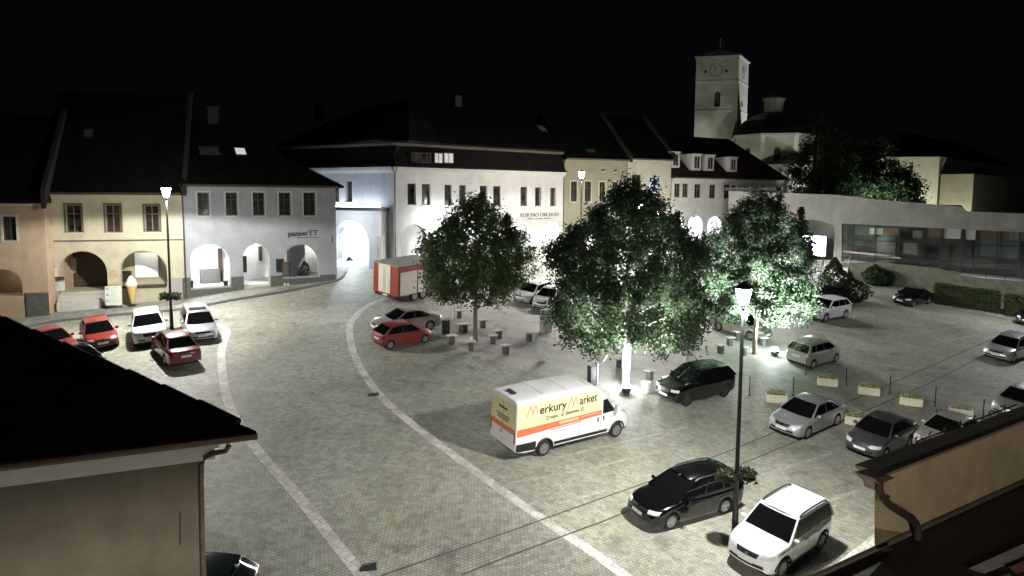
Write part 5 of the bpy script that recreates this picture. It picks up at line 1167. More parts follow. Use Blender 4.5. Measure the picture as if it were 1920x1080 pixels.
# --- high delivery van with lettering
def van_extra(parts, patch, put, cast, S):
    L, hw = S['L'], S['W'] / 2
    YEL = mat('panel_yellow', (.78, .71, .42), .35, coat=.4); ORG = mat('band_orange', (.68, .16, .07), .35, coat=.4); PALE = mat('band_pale', (.78, .45, .25), .4); INK = mat('ink_black', (.015, .015, .015), .5); PINK = mat('letter_pink', (.72, .30, .28), .5); GREYI = mat('ink_grey', (.30, .30, .30), .5)
    for sg, kd in ((-1, '-'), (1, '+')):
        put('side_panel', patch(kd, [(1.95, 1.52), (L - .10, 1.44), (L - .10, 2.55), (2.30, 2.58)], .006, 24, 10), YEL)
        put('side_band', patch(kd, [(1.95, 1.30), (L - .08, 1.12), (L - .08, 1.438), (1.95, 1.518)], .006, 24, 4), ORG)
        put('side_band', patch(kd, [(3.25, 1.33), (4.3, 1.30), (4.3, 1.43), (3.25, 1.45)], .010, 8, 2), PALE)
        put('side_window', patch(kd, [(1.08, 1.36), (1.88, 1.32), (1.90, 1.98), (1.62, 1.99)], .009, 8, 6), GL)
        put('sill_strip', patch(kd, [(1.55, .42), (4.5, .42), (4.5, .56), (1.55, .56)], .012, 12, 2), TRIM)
        put('rear_flank_trim', patch(kd, [(5.45, .40), (L - .06, .46), (L - .06, .80), (5.46, .80)], .010, 6, 3), TRIM)
        put('slide_rail', patch(kd, [(3.0, 1.20), (4.75, 1.12), (4.75, 1.145), (3.0, 1.225)], .012, 10, 1), TRIM)
        def text(body, d, z, width, size, m, bold=0.0):
            cu = bpy.data.curves.new('lettering', 'FONT'); cu.body = body; cu.size = size; cu.align_x = 'CENTER'; cu.align_y = 'CENTER'; cu.offset = bold
            t = bpy.data.objects.new('lettering', cu); COL.objects.link(t); bpy.context.view_layer.update()
            me = bpy.data.meshes.new_from_object(t.evaluated_get(bpy.context.evaluated_depsgraph_get())); COL.objects.unlink(t); bpy.data.objects.remove(t)
            xs = [q_.co.x for q_ in me.vertices]; k = width / (max(xs) - min(xs)); g = MB(); vv = []
            for q_ in me.vertices:
                x = q_.co.x * k * -sg; dd = d - x * 1.0 if True else 0
                zz = z + q_.co.y - (d - dd) * .0 - (dd - d) * .02
                h = cast((L / 2 - dd, sg * 4, zz), (0, -sg, 0)); vv.append((h if h else V((L / 2 - dd, sg * hw, zz))) + V((0, sg * .014, 0)))
            g.add(vv, [tuple(p.vertices) for p in me.polygons]); parts.append(('lettering', g, m, None))
        # right side reads towards the front, left side towards the rear
        s_ = 1 if sg < 0 else -1; f_ = lambda d: d if sg < 0 else (L + 1.90) - d
        text('erkury', f_(4.66), 2.12, 1.40, .52, INK, .009); text('arket', f_(2.76), 2.16, .98, .52, INK, .009)
        for d in (5.70, 3.59):
            for off, m_ in ((0, PINK), (.012, YEL)):
                # big open M drawn as two slanted hoops
                def hoop(d0, w, z0, z1):
                    th = .055
                    for (a0, b0, a1, b1) in ((d0 + w, z0, d0 + w * .45, z1), (d0 + w * .45, z1, d0, z0 + .08)):
                        p = patch(kd, [(f_(a0), b0), (f_(a0 - th * 1), b0), (f_(a1 - th * 1), b1), (f_(a1), b1)], .014, 2, 6)
                        if p: put('lettering', p, PINK)
            hoop(d, .32, 1.93, 2.38); hoop(d - .25, .32, 1.93, 2.38)
        text('Cieszyn,', f_(4.70), 1.72, .66, .22, INK, .006); text('ul. Stawowa 22', f_(3.62), 1.745, 1.24, .22, INK, .006)
        text('otwarte', f_(3.8), 1.375, .55, .10, WHITE); text('materialy budowlane', f_(2.65), 1.43, 1.0, .08, WHITE)
        text('wszystko z dostawa', f_(4.35), 1.02, .95, .09, GREYI); text('budowa.eu', f_(2.85), 1.06, .6, .09, GREYI)
        h = cast((L / 2 - 1.20, sg * 4, 1.45), (0, -sg, 0)); g = MB(); c = V((L / 2 - 1.22, sg * (hw + .16), 1.52)); g.box(c, (.12, .2, .36)); g.box(c - V((0, sg * .14, .12)), (.06, .16, .05)); parts.append(('wing_mirror', g, WHITE, 40))
        g = patch(kd, [(2.10, 1.00), (2.18, 1.00), (2.18, 1.20), (2.10, 1.20)], .016, 2, 2); put('door_handle', g, TRIM)
        g = patch(kd, [(1.78, 1.02), (1.86, 1.02), (1.86, 1.22), (1.78, 1.22)], .016, 2, 2); put('door_handle', g, TRIM)
        put('tail_cluster', patch('r', [(sg * (hw - .16), .82), (sg * (hw - .075), .82), (sg * (hw - .085), 1.30), (sg * (hw - .17), 1.30)], .014, 2, 5), TAIL)
    put('windscreen', patch('t', [(1.05, -.86), (1.05, .86), (1.93, .74), (1.93, -.74)], .012, 10, 8), GL)
    put('rear_panel', patch('r', [(-hw + .12, 1.42), (hw - .12, 1.42), (hw - .16, 2.44), (-hw + .16, 2.44)], .008, 8, 6), mat('panel_yellow_rear', (.72, .64, .36), .4))
    put('rear_band', patch('r', [(-hw + .10, 1.18), (hw - .10, 1.18), (hw - .11, 1.415), (-hw + .11, 1.415)], .008, 8, 2), ORG)
    put('rear_bumper', patch('r', [(-hw + .08, .38), (hw - .08, .38), (hw - .08, .60), (-hw + .08, .60)], .02, 8, 2), TRIM)
    put('rear_door_gap', patch('r', [(-.01, .62), (.01, .62), (.01, 2.36), (-.01, 2.36)], .012, 1, 8), SEAM)
    put('rear_door_handle', patch('r', [(.10, .95), (.16, .95), (.16, 1.12), (.10, 1.12)], .02, 2, 2), TRIM)
    for z, w in ((2.05, .62), (1.75, 1.0), (1.66, .9), (1.57, .8)): put('rear_lettering', patch('r', [(-w / 2, z), (w / 2, z), (w / 2, z + (.09 if z > 2 else .045)), (-w / 2, z + (.09 if z > 2 else .045))], .013, 4, 1), INK)
    g = MB(); g.box((-L / 2 + .35, 0, S['H'] + .03), (.16, .5, .07)); parts.append(('roof_lamp', g, TRIM, None))
    for x in (-1.8, -.6, .6): g = MB(); g.box((x, 0, S['H'] + .018), (.05, S['W'] * .72, .02)); parts.append(('roof_rib', g, WHITE, None))
VAN = dict(L=6.5, W=2.05, H=2.70, R=.35, tw=.22, wf=.95, wr=4.985, top=[(0, .92), (.12, 1.02), (.5, 1.18), (.95, 1.30), (1.4, 1.78), (1.85, 2.28), (2.15, 2.54), (2.7, 2.68), (4.5, 2.68), (6.5, 2.64)], wid=[(0, .84), (.2, .92), (.6, .97), (1.2, 1.0), (5.9, 1.0), (6.5, .985)], sill=.36, tum=.035, shd=.9, rn=.07, fplan=.22, frake=.12, rplan=.02, rrake=.0,
    belt=1.25, seams=[1.0, 1.98, 3.2], handles=[], f=front((.60, .90, .86, 1.12, .05), (.55, .66, .84), (.75, .36, .56), .52, (.86, .93, .82, 1.25), .86), track=.90)
p, h = by_wheels(VAN, (1153, 819), (1018, 854), 'R')
vehicle(VAN, WHITE, STEELR, 'white high roofed delivery van with yellow side panel and shop lettering', p, h, cat='van', name='delivery_van', group=None, extra=van_extra)

# --- red market truck body with white rear doors
q1, q2 = gp(722, 566), gp(812, 547); hd = (q2 - q1); hd.z = 0; hd.normalize()
tr = empty('box_trailer', (0, 0, 0), 0, 'red box trailer with white rear doors parked left of the leftmost linden', 'trailer')
RB = mat('truck_red', (.26, .04, .028), .5, var=.1); WD = mat('truck_white', (.66, .62, .54), .5, var=.08)
b = MB(); b.box((2.1, 0, 1.75), (4.2, 2.7, 2.25)); b.build('cargo_box', RB, tr)
b = MB(); b.box((2.1, 0, 2.905), (4.24, 2.74, .05)); b.build('roof', mat('truck_roof', (.30, .29, .28), .6, var=.2), tr)
for sg in (-1, 1):
    b = MB(); b.box((-.03, .08 + sg * .33, 1.80), (.05, .63, 2.12)); b.box((-.065, .08 + sg * .12, 1.75), (.03, .04, 2.0)); b.box((-.065, .08 + sg * .45, 1.75), (.03, .04, 2.0)); b.build('rear_door', WD, tr)
b = MB(); b.box((1.05, -1.372, 1.55), (1.7, .04, 1.75)); b.build('side_hatch', WD, tr); b = MB(); b.box((3.0, -1.372, 1.55), (1.9, .04, 1.75)); b.build('side_hatch', WD, tr)
b = MB(); b.box((2.5, 0, .50), (4.6, .9, .22)); b.box((5.3, 0, .5), (1.2, .12, .12)); b.box((.06, 0, .52), (.12, 2.4, .16)); b.build('chassis', TRIM, tr)
b = MB(); b.box((-.02, 0, .56), (.03, .5, .12)); b.build('number_plate', PLATE, tr)
b = MB(); b.box((1.9, -1.18, .80), (1.2, .3, .06)); b.box((1.9, 1.18, .80), (1.2, .3, .06)); b.build('mudguard', mat('mudguard_pale', (.6, .6, .6), .5), tr)
for sg in (-.95, .95): b = MB(); b.box((-.02, sg, .6), (.04, .22, .1)); b.build('taillight', TAIL, tr)
tm, km = wheel_meshes(.40, .24, STEELR)
for x in (1.9, 2.8):
    for sg in (1, -1):
        w_ = bpy.data.objects.new('wheel', tm); link(w_, tr); w_.location = (x, sg * 1.1, .40); w_.rotation_euler = (0, 0, 0 if sg > 0 else PI); k = bpy.data.objects.new('rim', km); link(k, w_)
place(tr, q1, hd)
# ------------------------------------------------------------------ street lamps
POLEM = mat('lamp_pole_paint', (.035, .04, .04), .45, metal=.4, var=.2)
def lamp_meshes(h):
    a = MB(); a.lathe([(.14, 0), (.14, .12), (.11, .2), (.105, 1.1), (.085, 1.2), (.075, 2.6), (.055, h - 1.0), (.05, h - .75)], 14)
    c = MB(); c.lathe([(.05, h - .75), (.09, h - .7), (.07, h - .62), (.10, h - .58)], 12)
    g = MB(); g.lathe([(.11, h - .575), (.155, h - .52), (.265, h - .05)], 12)
    t = MB(); t.lathe([(.30, h - .045), (.31, h - .02), (.13, h + .12), (.03, h + .2), (.02, h + .3)], 12)
    return a, c, g, t
def lamp(p, label, glow, watts, col=(1, .975, .92), h=8.8):
    o = empty('street_lamp', p, 0, label, 'street lamp', 'street lamps of the square'); a, c, g, t = lamp_meshes(h)
    a.build('pole', POLEM, o, 40); c.build('lantern_base', POLEM, o, 40); g.build('lantern_glass', glow, o, 40); t.build('lantern_cap', POLEM, o, 40)
    l = bpy.data.lights.new('street_lamp_beam', 'SPOT'); l.energy = watts; l.color = col; l.spot_size = math.radians(168); l.spot_blend = .12; l.shadow_soft_size = .16
    l.use_nodes = True; nt = l.node_tree; tc = nt.nodes.new('ShaderNodeTexCoord'); sp = nt.nodes.new('ShaderNodeSeparateXYZ'); ab = nt.nodes.new('ShaderNodeMath'); ab.operation = 'ABSOLUTE'; mx = nt.nodes.new('ShaderNodeMath'); mx.operation = 'MAXIMUM'; mx.inputs[1].default_value = .34; pw = nt.nodes.new('ShaderNodeMath'); pw.operation = 'POWER'; pw.inputs[1].default_value = -.35
    nt.links.new(tc.outputs['Normal'], sp.inputs[0]); nt.links.new(sp.outputs[2], ab.inputs[0]); nt.links.new(ab.outputs[0], mx.inputs[0]); nt.links.new(mx.outputs[0], pw.inputs[0]); nt.links.new(pw.outputs[0], nt.nodes['Emission'].inputs['Strength'])
    lo = bpy.data.objects.new('street_lamp_beam', l); link(lo, o); lo.location = (0, 0, h - .66); return o
G1 = emis('street_glow', (1.0, .97, .93), 240); G2 = emis('street_glow_near', (1.0, .97, .93), 260); G3 = emis('street_glow_far', (1.0, .93, .82), 420); G5 = emis('street_glow_hidden', (1.0, .95, .88), 260); G4 = emis('street_glow_side', (.92, .94, 1.0), 80)
lA = gp(322, 617); lamp(lA, 'tall lit street lamp beside the parked cars before the yellow house', G1, LA)
lB = gp(1377, 1012); lamp(lB, 'nearest lit street lamp with flower basket beside the black estate car', G2, LB)
lC = pxy(1090, 66); lC = V((lC.x, lC.y, zg(lC.x, lC.y))); lamp(lC, 'lit street lamp rising behind the tallest tree before the beige house', G3, LC, (1, .97, .93), h=at(1090, 322, 66).z - lC.z)
lD = gp(2010, 640); lamp(lD, 'lit street lamp standing past the right edge of the square', G4, LD, (.95, .96, 1))
q_ = V((10.9, 60.4, 0)); q_.z = zg(q_.x, q_.y); lamp(q_, 'street lamp hidden behind the largest linden, its light on the stools', G5, LE, h=7.6)
q_ = V((4, -4, 0)); q_.z = zg(4, -4); lamp(q_, 'unseen tall lamp added below the camera to light the two near house walls', G5, LF, h=12.2)  # added out of view, made tall enough to reach both near walls
q_ = pxy(1232, 76); q_ = V((q_.x, q_.y, zg(q_.x, q_.y))); lamp(q_, 'unseen low lamp added behind the largest linden to light the white dormered house', G5, LJ, h=5.6)  # added fill for the dormered house, kept out of view by the crown
q_ = pxy(1425, 69); q_ = V((q_.x, q_.y, zg(q_.x, q_.y))); lamp(q_, 'unseen low lamp added behind the right linden to light the grey modern wall', emis('fill_glow_mid', (1, .98, .92), 420), LI, h=6.0)  # added fill for the modern wall, screened by the right linden
q_ = pxy(1790, 96); q_ = V((q_.x, q_.y, zg(q_.x, q_.y))); lamp(q_, 'unseen low lamp added behind the modern building to light the pale far building', emis('fill_glow_low', (1, .95, .8), 700), LG, h=5.2)  # added fill for the far building, kept low so it stays unseen
def basket(p, h, label, r=.42):
    o = empty('flower_basket', (p.x, p.y, p.z + h), 0, label, 'flower basket', 'flower baskets on lamp posts'); R = random.Random(int(p.x * 10) + 3)
    b = MB()
    for sx in (-1, 1): b.lathe([(.10, -.22), (.26, -.02), (.28, .0), (.24, .0)], 12, (sx * .36, 0, 0))
    b.build('bowl', M['black'], o, 40)
    b = MB(); b.tube([(-.5, 0, -.02), (.5, 0, -.02)], .025, 6); b.tube([(0, -.1, -.02), (0, .1, -.02)], .09, 8); b.build('bracket', POLEM, o)
    for nm, n, m_, sz in (('foliage', 420, M['leafd'], .075), ('blossom', 90, M['red_flower'], .06)):
        b = MB()
        for _ in range(n):
            sx = R.choice((-1, 1)); a = R.uniform(0, 2 * PI); rr = r * .8 * math.sqrt(R.random()); z = R.uniform(-.16, .26) - rr * .35
            leafquad(b, V((sx * .36 + rr * math.cos(a), rr * math.sin(a), z)), sz, R)
        b.build(nm, m_, o)
def leafquad(b, p, s, R, up=None):
    n = V((R.gauss(0, 1), R.gauss(0, 1), R.gauss(0, 1) + .5)).normalized()
    if up is not None: n = (n * .75 + up * .7).normalized()
    t = n.orthogonal().normalized(); w = n.cross(t); a = R.uniform(0, 2 * PI); e1 = t * math.cos(a) + w * math.sin(a); e2 = n.cross(e1); s = s * R.uniform(.7, 1.3)
    b.add([p - e1 * s, p - e2 * s * .55 - e1 * s * .1, p + e1 * s - n * s * .25, p + e2 * s * .55 - e1 * s * .1], [(0, 1, 2, 3)])
basket(lB, 2.35, 'flower basket with red blossoms on the nearest lamp post'); basket(lA, 2.1, 'flower basket on the lamp post before the yellow house')

# ------------------------------------------------------------------ trees
def tree(p, trunk_h, H, prof, label, name='linden_tree', group='lindens on the plaza', nclump=260, per=44, leaf=.14, cl=.5, seed=1, tr=.16, lean=0.0, m=None, spires=(), rfun=None, stuffed=.72):
    R = random.Random(seed); o = empty(name, p, 0, label, 'tree', group)
    b = MB(); pts = [V((0, 0, -.1)), V((.02, 0, .15)), V((.0, .02, trunk_h * .6)), V((.05, 0, trunk_h)), V((0, .05, trunk_h + (H - trunk_h) * .45)), V((0, 0, H - .9))]
    b.tube(pts, [tr * 1.35, tr * 1.05, tr * .92, tr * .85, tr * .5, tr * .12], 10)
    for k in range(16):
        z = trunk_h + (H - trunk_h) * (.02 + .68 * k / 16); a = k * 2.4 + R.uniform(-.3, .3); rr = pl(prof, (z - trunk_h) / (H - trunk_h) + .12) * .8
        d = V((math.cos(a), math.sin(a), 0)); s0 = V((0, 0, z)); b.tube([s0, s0 + d * rr * .45 + V((0, 0, rr * .28)), s0 + d * rr + V((0, 0, rr * .5))], [tr * .38, tr * .22, tr * .06], 6)
    b.build('trunk', M['bark'], o, 50)
    b = MB(); sd = V((seed * 3.1, seed * 1.7, 0)); n = 0; tries = 0
    while n < nclump and tries < nclump * 30:
        tries += 1
        h = R.random() ** .92; a = R.uniform(0, 2 * PI); r0 = pl(prof, h)
        if R.random() * 1.0 > (r0 / max(k[1] for k in prof)) ** 1.1 + .06: continue
        nz = noise.noise(V((math.cos(a) * 1.6, math.sin(a) * 1.6, h * 4.2)) + sd) * .30 + noise.noise(V((math.cos(a) * 4, math.sin(a) * 4, h * 9)) + sd) * .16
        q_ = stuffed + (1 - stuffed) * R.random() if R.random() < .8 else R.random() ** .6
        r_ = r0 * (1 + nz) * q_
        c = V((r_ * math.cos(a), r_ * math.sin(a), trunk_h + h * (H - trunk_h) + R.uniform(-.2, .2)))
        up = V((c.x, c.y, (h - .3) * 2.5)).normalized(); cr = cl * R.uniform(.55, 1.25)
        if noise.noise(c * .9 + sd) < -.5: continue
        n += 1
        for _ in range(per):
            v = V((R.gauss(0, 1), R.gauss(0, 1), R.gauss(0, .75))) * (cr * .5); leafquad(b, c + v, leaf, R, up)
    for (dx, dy, z0, z1, w) in spires:
        for _ in range(10):
            t = R.random(); c = V((dx, dy, z0 + (z1 - z0) * t))
            for _ in range(per): v = V((R.gauss(0, 1), R.gauss(0, 1), R.gauss(0, 1))) * (w * (1.05 - t) * .5 + .05); leafquad(b, c + v, leaf, R, V((0, 0, 1)))
    b.build('crown', m or M['leaf'], o); return o
pc = gp(1173, 726); kc = pc.y / FPX
tree(pc, 2.5, 11.0, [(0, 2.9), (.06, 3.7), (.16, 4.05), (.32, 4.1), (.5, 3.9), (.66, 3.35), (.8, 2.45), (.92, 1.15), (1, .2)], 'largest linden, its trunk lit by a ground spotlight behind the van', nclump=720, per=95, seed=5, tr=.24, cl=.60, leaf=.088,
     spires=[(1.2, -.4, 8.4, 11.4, .9), (-1.4, 0, 7.5, 9.7, .9), (-2.9, .2, 6.4, 8.6, .8), (.2, .6, 9, 10.6, .7), (2.4, -.6, 7, 9.4, .8)])
pa_ = gp(891, 641); tree(pa_, 2.7, 9.1, [(0, 1.7), (.08, 2.8), (.2, 3.5), (.36, 3.75), (.52, 3.3), (.68, 2.6), (.82, 1.7), (.93, .8), (1, .25)], 'leftmost linden with slim dark trunk among the stone stools', nclump=470, per=85, seed=11, tr=.15, cl=.55, leaf=.085, m=M['leafy'],
     spires=[(.4, 0, 7.6, 9.4, .7), (2.0, .2, 6.2, 8.0, .6)])
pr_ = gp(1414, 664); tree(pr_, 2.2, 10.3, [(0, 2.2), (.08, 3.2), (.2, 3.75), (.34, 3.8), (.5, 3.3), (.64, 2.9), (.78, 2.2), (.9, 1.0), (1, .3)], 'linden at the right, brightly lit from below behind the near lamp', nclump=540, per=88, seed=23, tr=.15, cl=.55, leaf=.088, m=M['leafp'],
     spires=[(1.2, 0, 8.0, 10.6, .6), (2.6, 0, 7, 9.3, .6), (-1.2, 0, 7, 9.2, .7)])
# trees behind the low building and the church
for i, (u, D, vt, w, lb, sd) in enumerate(((1530, 100, 228, 3.6, 'dark tall tree next to the church dome', 31), (1590, 97, 262, 4.6, 'broad dim green tree behind the low building', 37), (1640, 96, 268, 4.0, 'dim tree before the far pale building', 41), (1690, 93, 318, 2.6, 'rounded dark bush at the foot of the far pale building', 43), (1560, 92, 300, 3.2, 'lit low tree between the church and the broad dim tree', 47))):
    p = pxy(u, D); zb_ = 7.5; tp = at(u, vt, D).z
    tree(V((p.x, p.y, zb_)), 1.2, tp - zb_, [(0, w * .7), (.2, w), (.5, w * .95), (.8, w * .6), (1, w * .15)], lb, 'broadleaf_tree', 'trees behind the low modern building', nclump=230, per=50, leaf=.2, cl=1.1, seed=sd, tr=.25, m=M['leaf'])
# conifers and shrubs before the modern building
def shrub(p, h, w, label, n=900, leaf=.12, seed=1, m=None, name='shrub', cat='shrub', kind='round'):
    R = random.Random(seed); o = empty(name, p, 0, label, cat); b = MB(); b.tube([(0, 0, -.1), (0, 0, h * .6)], .05, 6); b.build('stem', M['bark'], o)
    b = MB(); sd = V((seed * 2.3, 0, 0))
    for _ in range(n):
        t = R.random(); a = R.uniform(0, 2 * PI)
        rr = (w * (1 - t) ** .8 if kind == 'cone' else w * math.sqrt(max(.02, 1 - (2 * t - .9) ** 2))) * (.55 + .45 * R.random()) * (1 + .35 * noise.noise(V((math.cos(a) * 1.5, math.sin(a) * 1.5, t * 3)) + sd))
        leafquad(b, V((rr * math.cos(a), rr * math.sin(a), .05 + h * t)), leaf, R, V((math.cos(a), math.sin(a), .4)).normalized())
    b.build('foliage', m or M['leafd'], o); return o
for (u, v, h, w, n, lb, sd, kd) in ((1562, 560, 3.6, 2.3, 2200, 'wide dark conical yew by the entrance stair', 3, 'cone'), (1597, 566, 2.0, 1.6, 1300, 'low dark shrub beside the wide yew', 5, 'round'), (1640, 535, 2.0, 1.15, 1300, 'rounded dark shrub before the pale terrace wall', 7, 'round'), (1662, 537, 1.5, .8, 700, 'smaller shrub touching the rounded one before the terrace wall', 9, 'round')):
    shrub(gp(u, v), h, w, lb, n, .13, sd, kind=kd)
def hedge(name, a, c, h, w, label, n, seed):
    A, B = gp(*a), gp(*c); d = B - A; d.z = 0; L_ = d.length; d.normalize(); nn = V((-d.y, d.x, 0)); R = random.Random(seed); b = MB()
    inner = MB(); k = 10
    for i in range(k):
        p0 = A + d * (L_ * i / k); p1 = A + d * (L_ * (i + 1) / k); g0, g1 = zg(p0.x, p0.y), zg(p1.x, p1.y); q0 = [p0 - nn * w * .4, p1 - nn * w * .4, p1 + nn * w * .4, p0 + nn * w * .4]
        inner.hexa([V((q_.x, q_.y, g)) for q_, g in zip(q0, (g0, g1, g1, g0))] + [V((q_.x, q_.y, g + h * .9)) for q_, g in zip(q0, (g0, g1, g1, g0))])
    for _ in range(n):
        t = R.random() * L_; f_ = R.random(); 
        if f_ < .55: o_, z = -w / 2 + R.gauss(0, .07), R.uniform(.03, h)
        elif f_ < .85: o_, z = R.uniform(-w / 2, w / 2), h + R.gauss(0, .06)
        else: o_, z = w / 2 + R.gauss(0, .06), R.uniform(.03, h)
        p = A + d * t + nn * o_; p.z = zg(p.x, p.y) + z + .08 * noise.noise(p * 1.2); leafquad(b, p, .085, R, V((0, 0, .3)) - nn * (o_ / w))
    for e in (0, L_):
        for _ in range(300): p = A + d * (e + R.gauss(0, .05)) + nn * R.uniform(-w / 2, w / 2); p.z = zg(p.x, p.y) + R.uniform(0, h); leafquad(b, p, .085, R)
    o = inner.build(name, M['wood']); tag(o, label, 'hedge'); b.build('foliage', M['hedge'], o); return o
hedge('hedge', (1872, 586), (1752, 567), 1.65, 1.2, 'long dark clipped hedge behind the black saloon at the right', 9000, 3)
hedge('hedge', (1985, 606), (1884, 589), 1.65, 1.2, 'lit end block of the clipped hedge at the right edge', 6000, 5)

# ------------------------------------------------------------------ plaza furniture
def stool_parts():
    a = MB(); a.box((0, 0, .25), (.28, .34, .50)); c = MB(); c.box((0, 0, .53), (.62, .50, .06)); return a, c
a_, c_ = stool_parts(); st0 = empty('stone_stool', (0, 0, 0), .5); a_.build('block', M['concd'], st0); c_.build('seat', M['conc'], st0)
first = True
STOOLS = [((806, 662 - 24), 'stone stool hard against the nose of the small red hatchback'), ((869, 623), 'broad dark stone stool left of the left tree trunk'), ((861, 597), 'small stone stool behind the litter bin, farthest from the camera'), ((905, 615), 'stone stool just right of and behind the left tree trunk'),
          ((935, 635), 'stone stool right of the left trunk, at the back of a staggered pair'), ((924, 645), 'stone stool right of the left trunk, at the front of a staggered pair'), ((992, 640), 'stone stool nearest the tapered concrete posts'), ((948, 664), 'stone stool nearest the camera with a wide seat slab'),
          ((883, 657), 'stone stool with a white paper cup on top, before the left trunk'), ((847, 645), 'stone stool between the red hatchback and the left trunk'),
          ((1351, 663), 'dark stone stool left of the near lamp pole'), ((1368, 648), 'pale lit stone stool behind the near lamp pole'), ((1381, 637), 'pale stone stool beside the beige estate car'), ((1394, 666), 'stone stool right behind the near lamp pole'), ((1430, 648), 'glaring white stone stool beside the right ground spotlight'), ((1162, 690), 'pale stone stool left of the big lit trunk'), ((1218, 712), 'pale stone stool before the black off-roader')]
for i, ((u, v), lb) in enumerate(STOOLS):
    if i == 0: o = st0; kids = list(st0.children)
    else:
        o = st0.copy(); link(o)
        for k in kids: c = k.copy(); link(c); c.parent = o
    tag(o, lb, 'stool', 'stone stools on the plaza'); p = gp(u, v); o.location = p; o.rotation_euler = (0, 0, .45 + .25 * math.sin(i * 2.1)); s = (1.35 if i == 1 else 1.0) * (1.0 if u < 1100 else .95); o.scale = (s, s, 1.05)
p = gp(883, 657); b = MB(); b.lathe([(.07, 0), (.11, .2), (.11, .21), (.02, .21)], 12); tag(b.build('paper_cup', mat('paper_white', (.8, .8, .78), .6), None, 40, (p.x, p.y, p.z + .60)), 'white paper cup standing on a stone stool', 'cup')
def post(u, v, w, h, tp, label, rz, m=None, cat='post'):
    p = gp(u, v); b = MB(); b.box((0, 0, h / 2), (w, w * .6, h), 0, tp); o = b.build('concrete_post', m or M['conc'], None, None, p); o.rotation_euler = (0, 0, rz); tag(o, label, cat, 'tapered concrete posts'); return o
post(1023, 622, .72, 1.55, 1.0, 'broad concrete slab post before the white car', .75); post(1017, 677, .36, 1.3, 1.35, 'slim white concrete post widening upwards', .2); post(1297, 680, .62, 1.6, .82, 'wide pale concrete post behind the black off-roader', -.5)
p = gp(1211, 737); b = MB(); b.lathe([(.14, 0), (.17, .05), (.27, .62), (.24, .62), (.22, .5)], 16); o = b.build('flower_pot', mat('pot_white', (.78, .78, .78), .5), None, 40, p); tag(o, 'white tapered pot between spotlight and black off-roader', 'pot')
p = gp(836, 627); o = empty('litter_bin', p, 0, 'dark round litter bin with pale lid by the grey saloon', 'bin'); b = MB(); b.lathe([(.22, 0), (.26, .08), (.28, .95), (.26, .96)], 16); b.build('body', M['black'], o, 40); b = MB(); b.lathe([(.31, .97), (.31, 1.12), (.22, 1.18), (.05, 1.2)], 16); b.build('lid', M['conc'], o, 40)
p = gp(1114, 722); o = empty('drinking_fountain', p, .4, 'steel drinking fountain with two raised arms behind the van', 'fountain'); b = MB(); b.box((-.16, 0, .55), (.32, .42, 1.1)); b.build('pedestal', M['black'], o)
b = MB(); b.tube([(.16, 0, 0), (.16, 0, 1.25)], .10, 12); b.build('column', M['steel'], o, 40)
for sx, ln in ((-.45, .4), (.62, .32)): b = MB(); b.tube([(.16, 0, 1.12), (.16 + sx * .6, 0, 1.22), (.16 + sx, 0, 1.28 + ln)], .055, 8); b.build('arm', M['steel'], o, 40)
# planter troughs
PL = [((1455, 753), 'white planter trough left of the silver saloon', .2), ((1551, 722), 'white planter trough farthest back, between two thin posts', .05), ((1629, 739), 'white planter trough crossed by the drain line', -.05), ((1708, 759), 'white planter trough with a long shadow, right of the drain lines', -.1), ((1801, 780), 'white planter trough nearest the right eaves', -.15), ((1607, 796), 'white planter trough behind the dark grey saloon', -.1)]
tb = MB(); w2, d2, h2 = .52, .24, .42
for a, c in (((-w2, 0), (.05, d2 * 2)), ((w2, 0), (.05, d2 * 2))): tb.box((a[0], 0, h2 / 2), (.06, d2 * 2, h2))
for y in (-d2, d2): tb.box((0, y, h2 / 2), (w2 * 2 - .062, .06, h2))
tb.box((0, 0, .03), (w2 * 2 - .07, d2 * 2 - .07, .06)); PTM = tb.mesh('trough', mat('planter_pale', (.66, .63, .50), .8, var=.12, vscale=4))
sb = MB(); sb.box((0, 0, .34), (w2 * 2 - .07, d2 * 2 - .07, .06)); PSM = sb.mesh('soil', M['soil'])
R = random.Random(4); fbm = MB()
for _ in range(240): leafquad(fbm, V((R.uniform(-.45, .45), R.uniform(-.18, .18), .40 + abs(R.gauss(0, .12)))), .06, R)
PFM = fbm.mesh('foliage', mat('pale_bedding_plants', (.30, .33, .17), .7, var=.4, vscale=8))
for (u, v), lb, rz in PL:
    o = empty('planter', gp(u, v), rz - .42, lb, 'planter', 'planter troughs between the parking rows')
    for nm, me in (('trough', PTM), ('soil', PSM), ('foliage', PFM)): link(bpy.data.objects.new(nm, me), o)
PO = [((1668, 739), 'thin post between the second and third planter'), ((1753, 762), 'thin dark post beside the planter with a long shadow'), ((1843, 785), 'thin dark post nearest the right eaves'), ((1754, 806), 'thin dark post behind the dark grey saloon'), ((1511, 703), 'thin post touching the warm silver hatchback'), ((1405, 742), 'thin yellowish post right of the near lamp pole'), ((1586, 722), 'thin post between the first two back planters'), ((1487, 742), 'thin dark post before the bonnet of the silver saloon')]
pb = MB(); pb.lathe([(.07, 0), (.07, .03), (.03, .05), (.028, 1.0), (.035, 1.02), (.02, 1.06)], 10); PBM = pb.mesh('post', M['metal'], 40)
for (u, v), lb in PO: o = link(bpy.data.objects.new('barrier_post', PBM)); o.location = gp(u, v); tag(o, lb, 'post', 'thin barrier posts between planters')
SK = [((845, 598), 'thin pale stake behind the litter bin, left one of a pair'), ((852, 600), 'thin pale stake behind the litter bin, right one of a pair'), ((812, 585), 'thin stake behind the grey saloon roof')]
kb = MB(); kb.tube([(0, 0, 0), (.02, 0, 1.7)], .035, 6); KM = kb.mesh('stake', M['trim'])
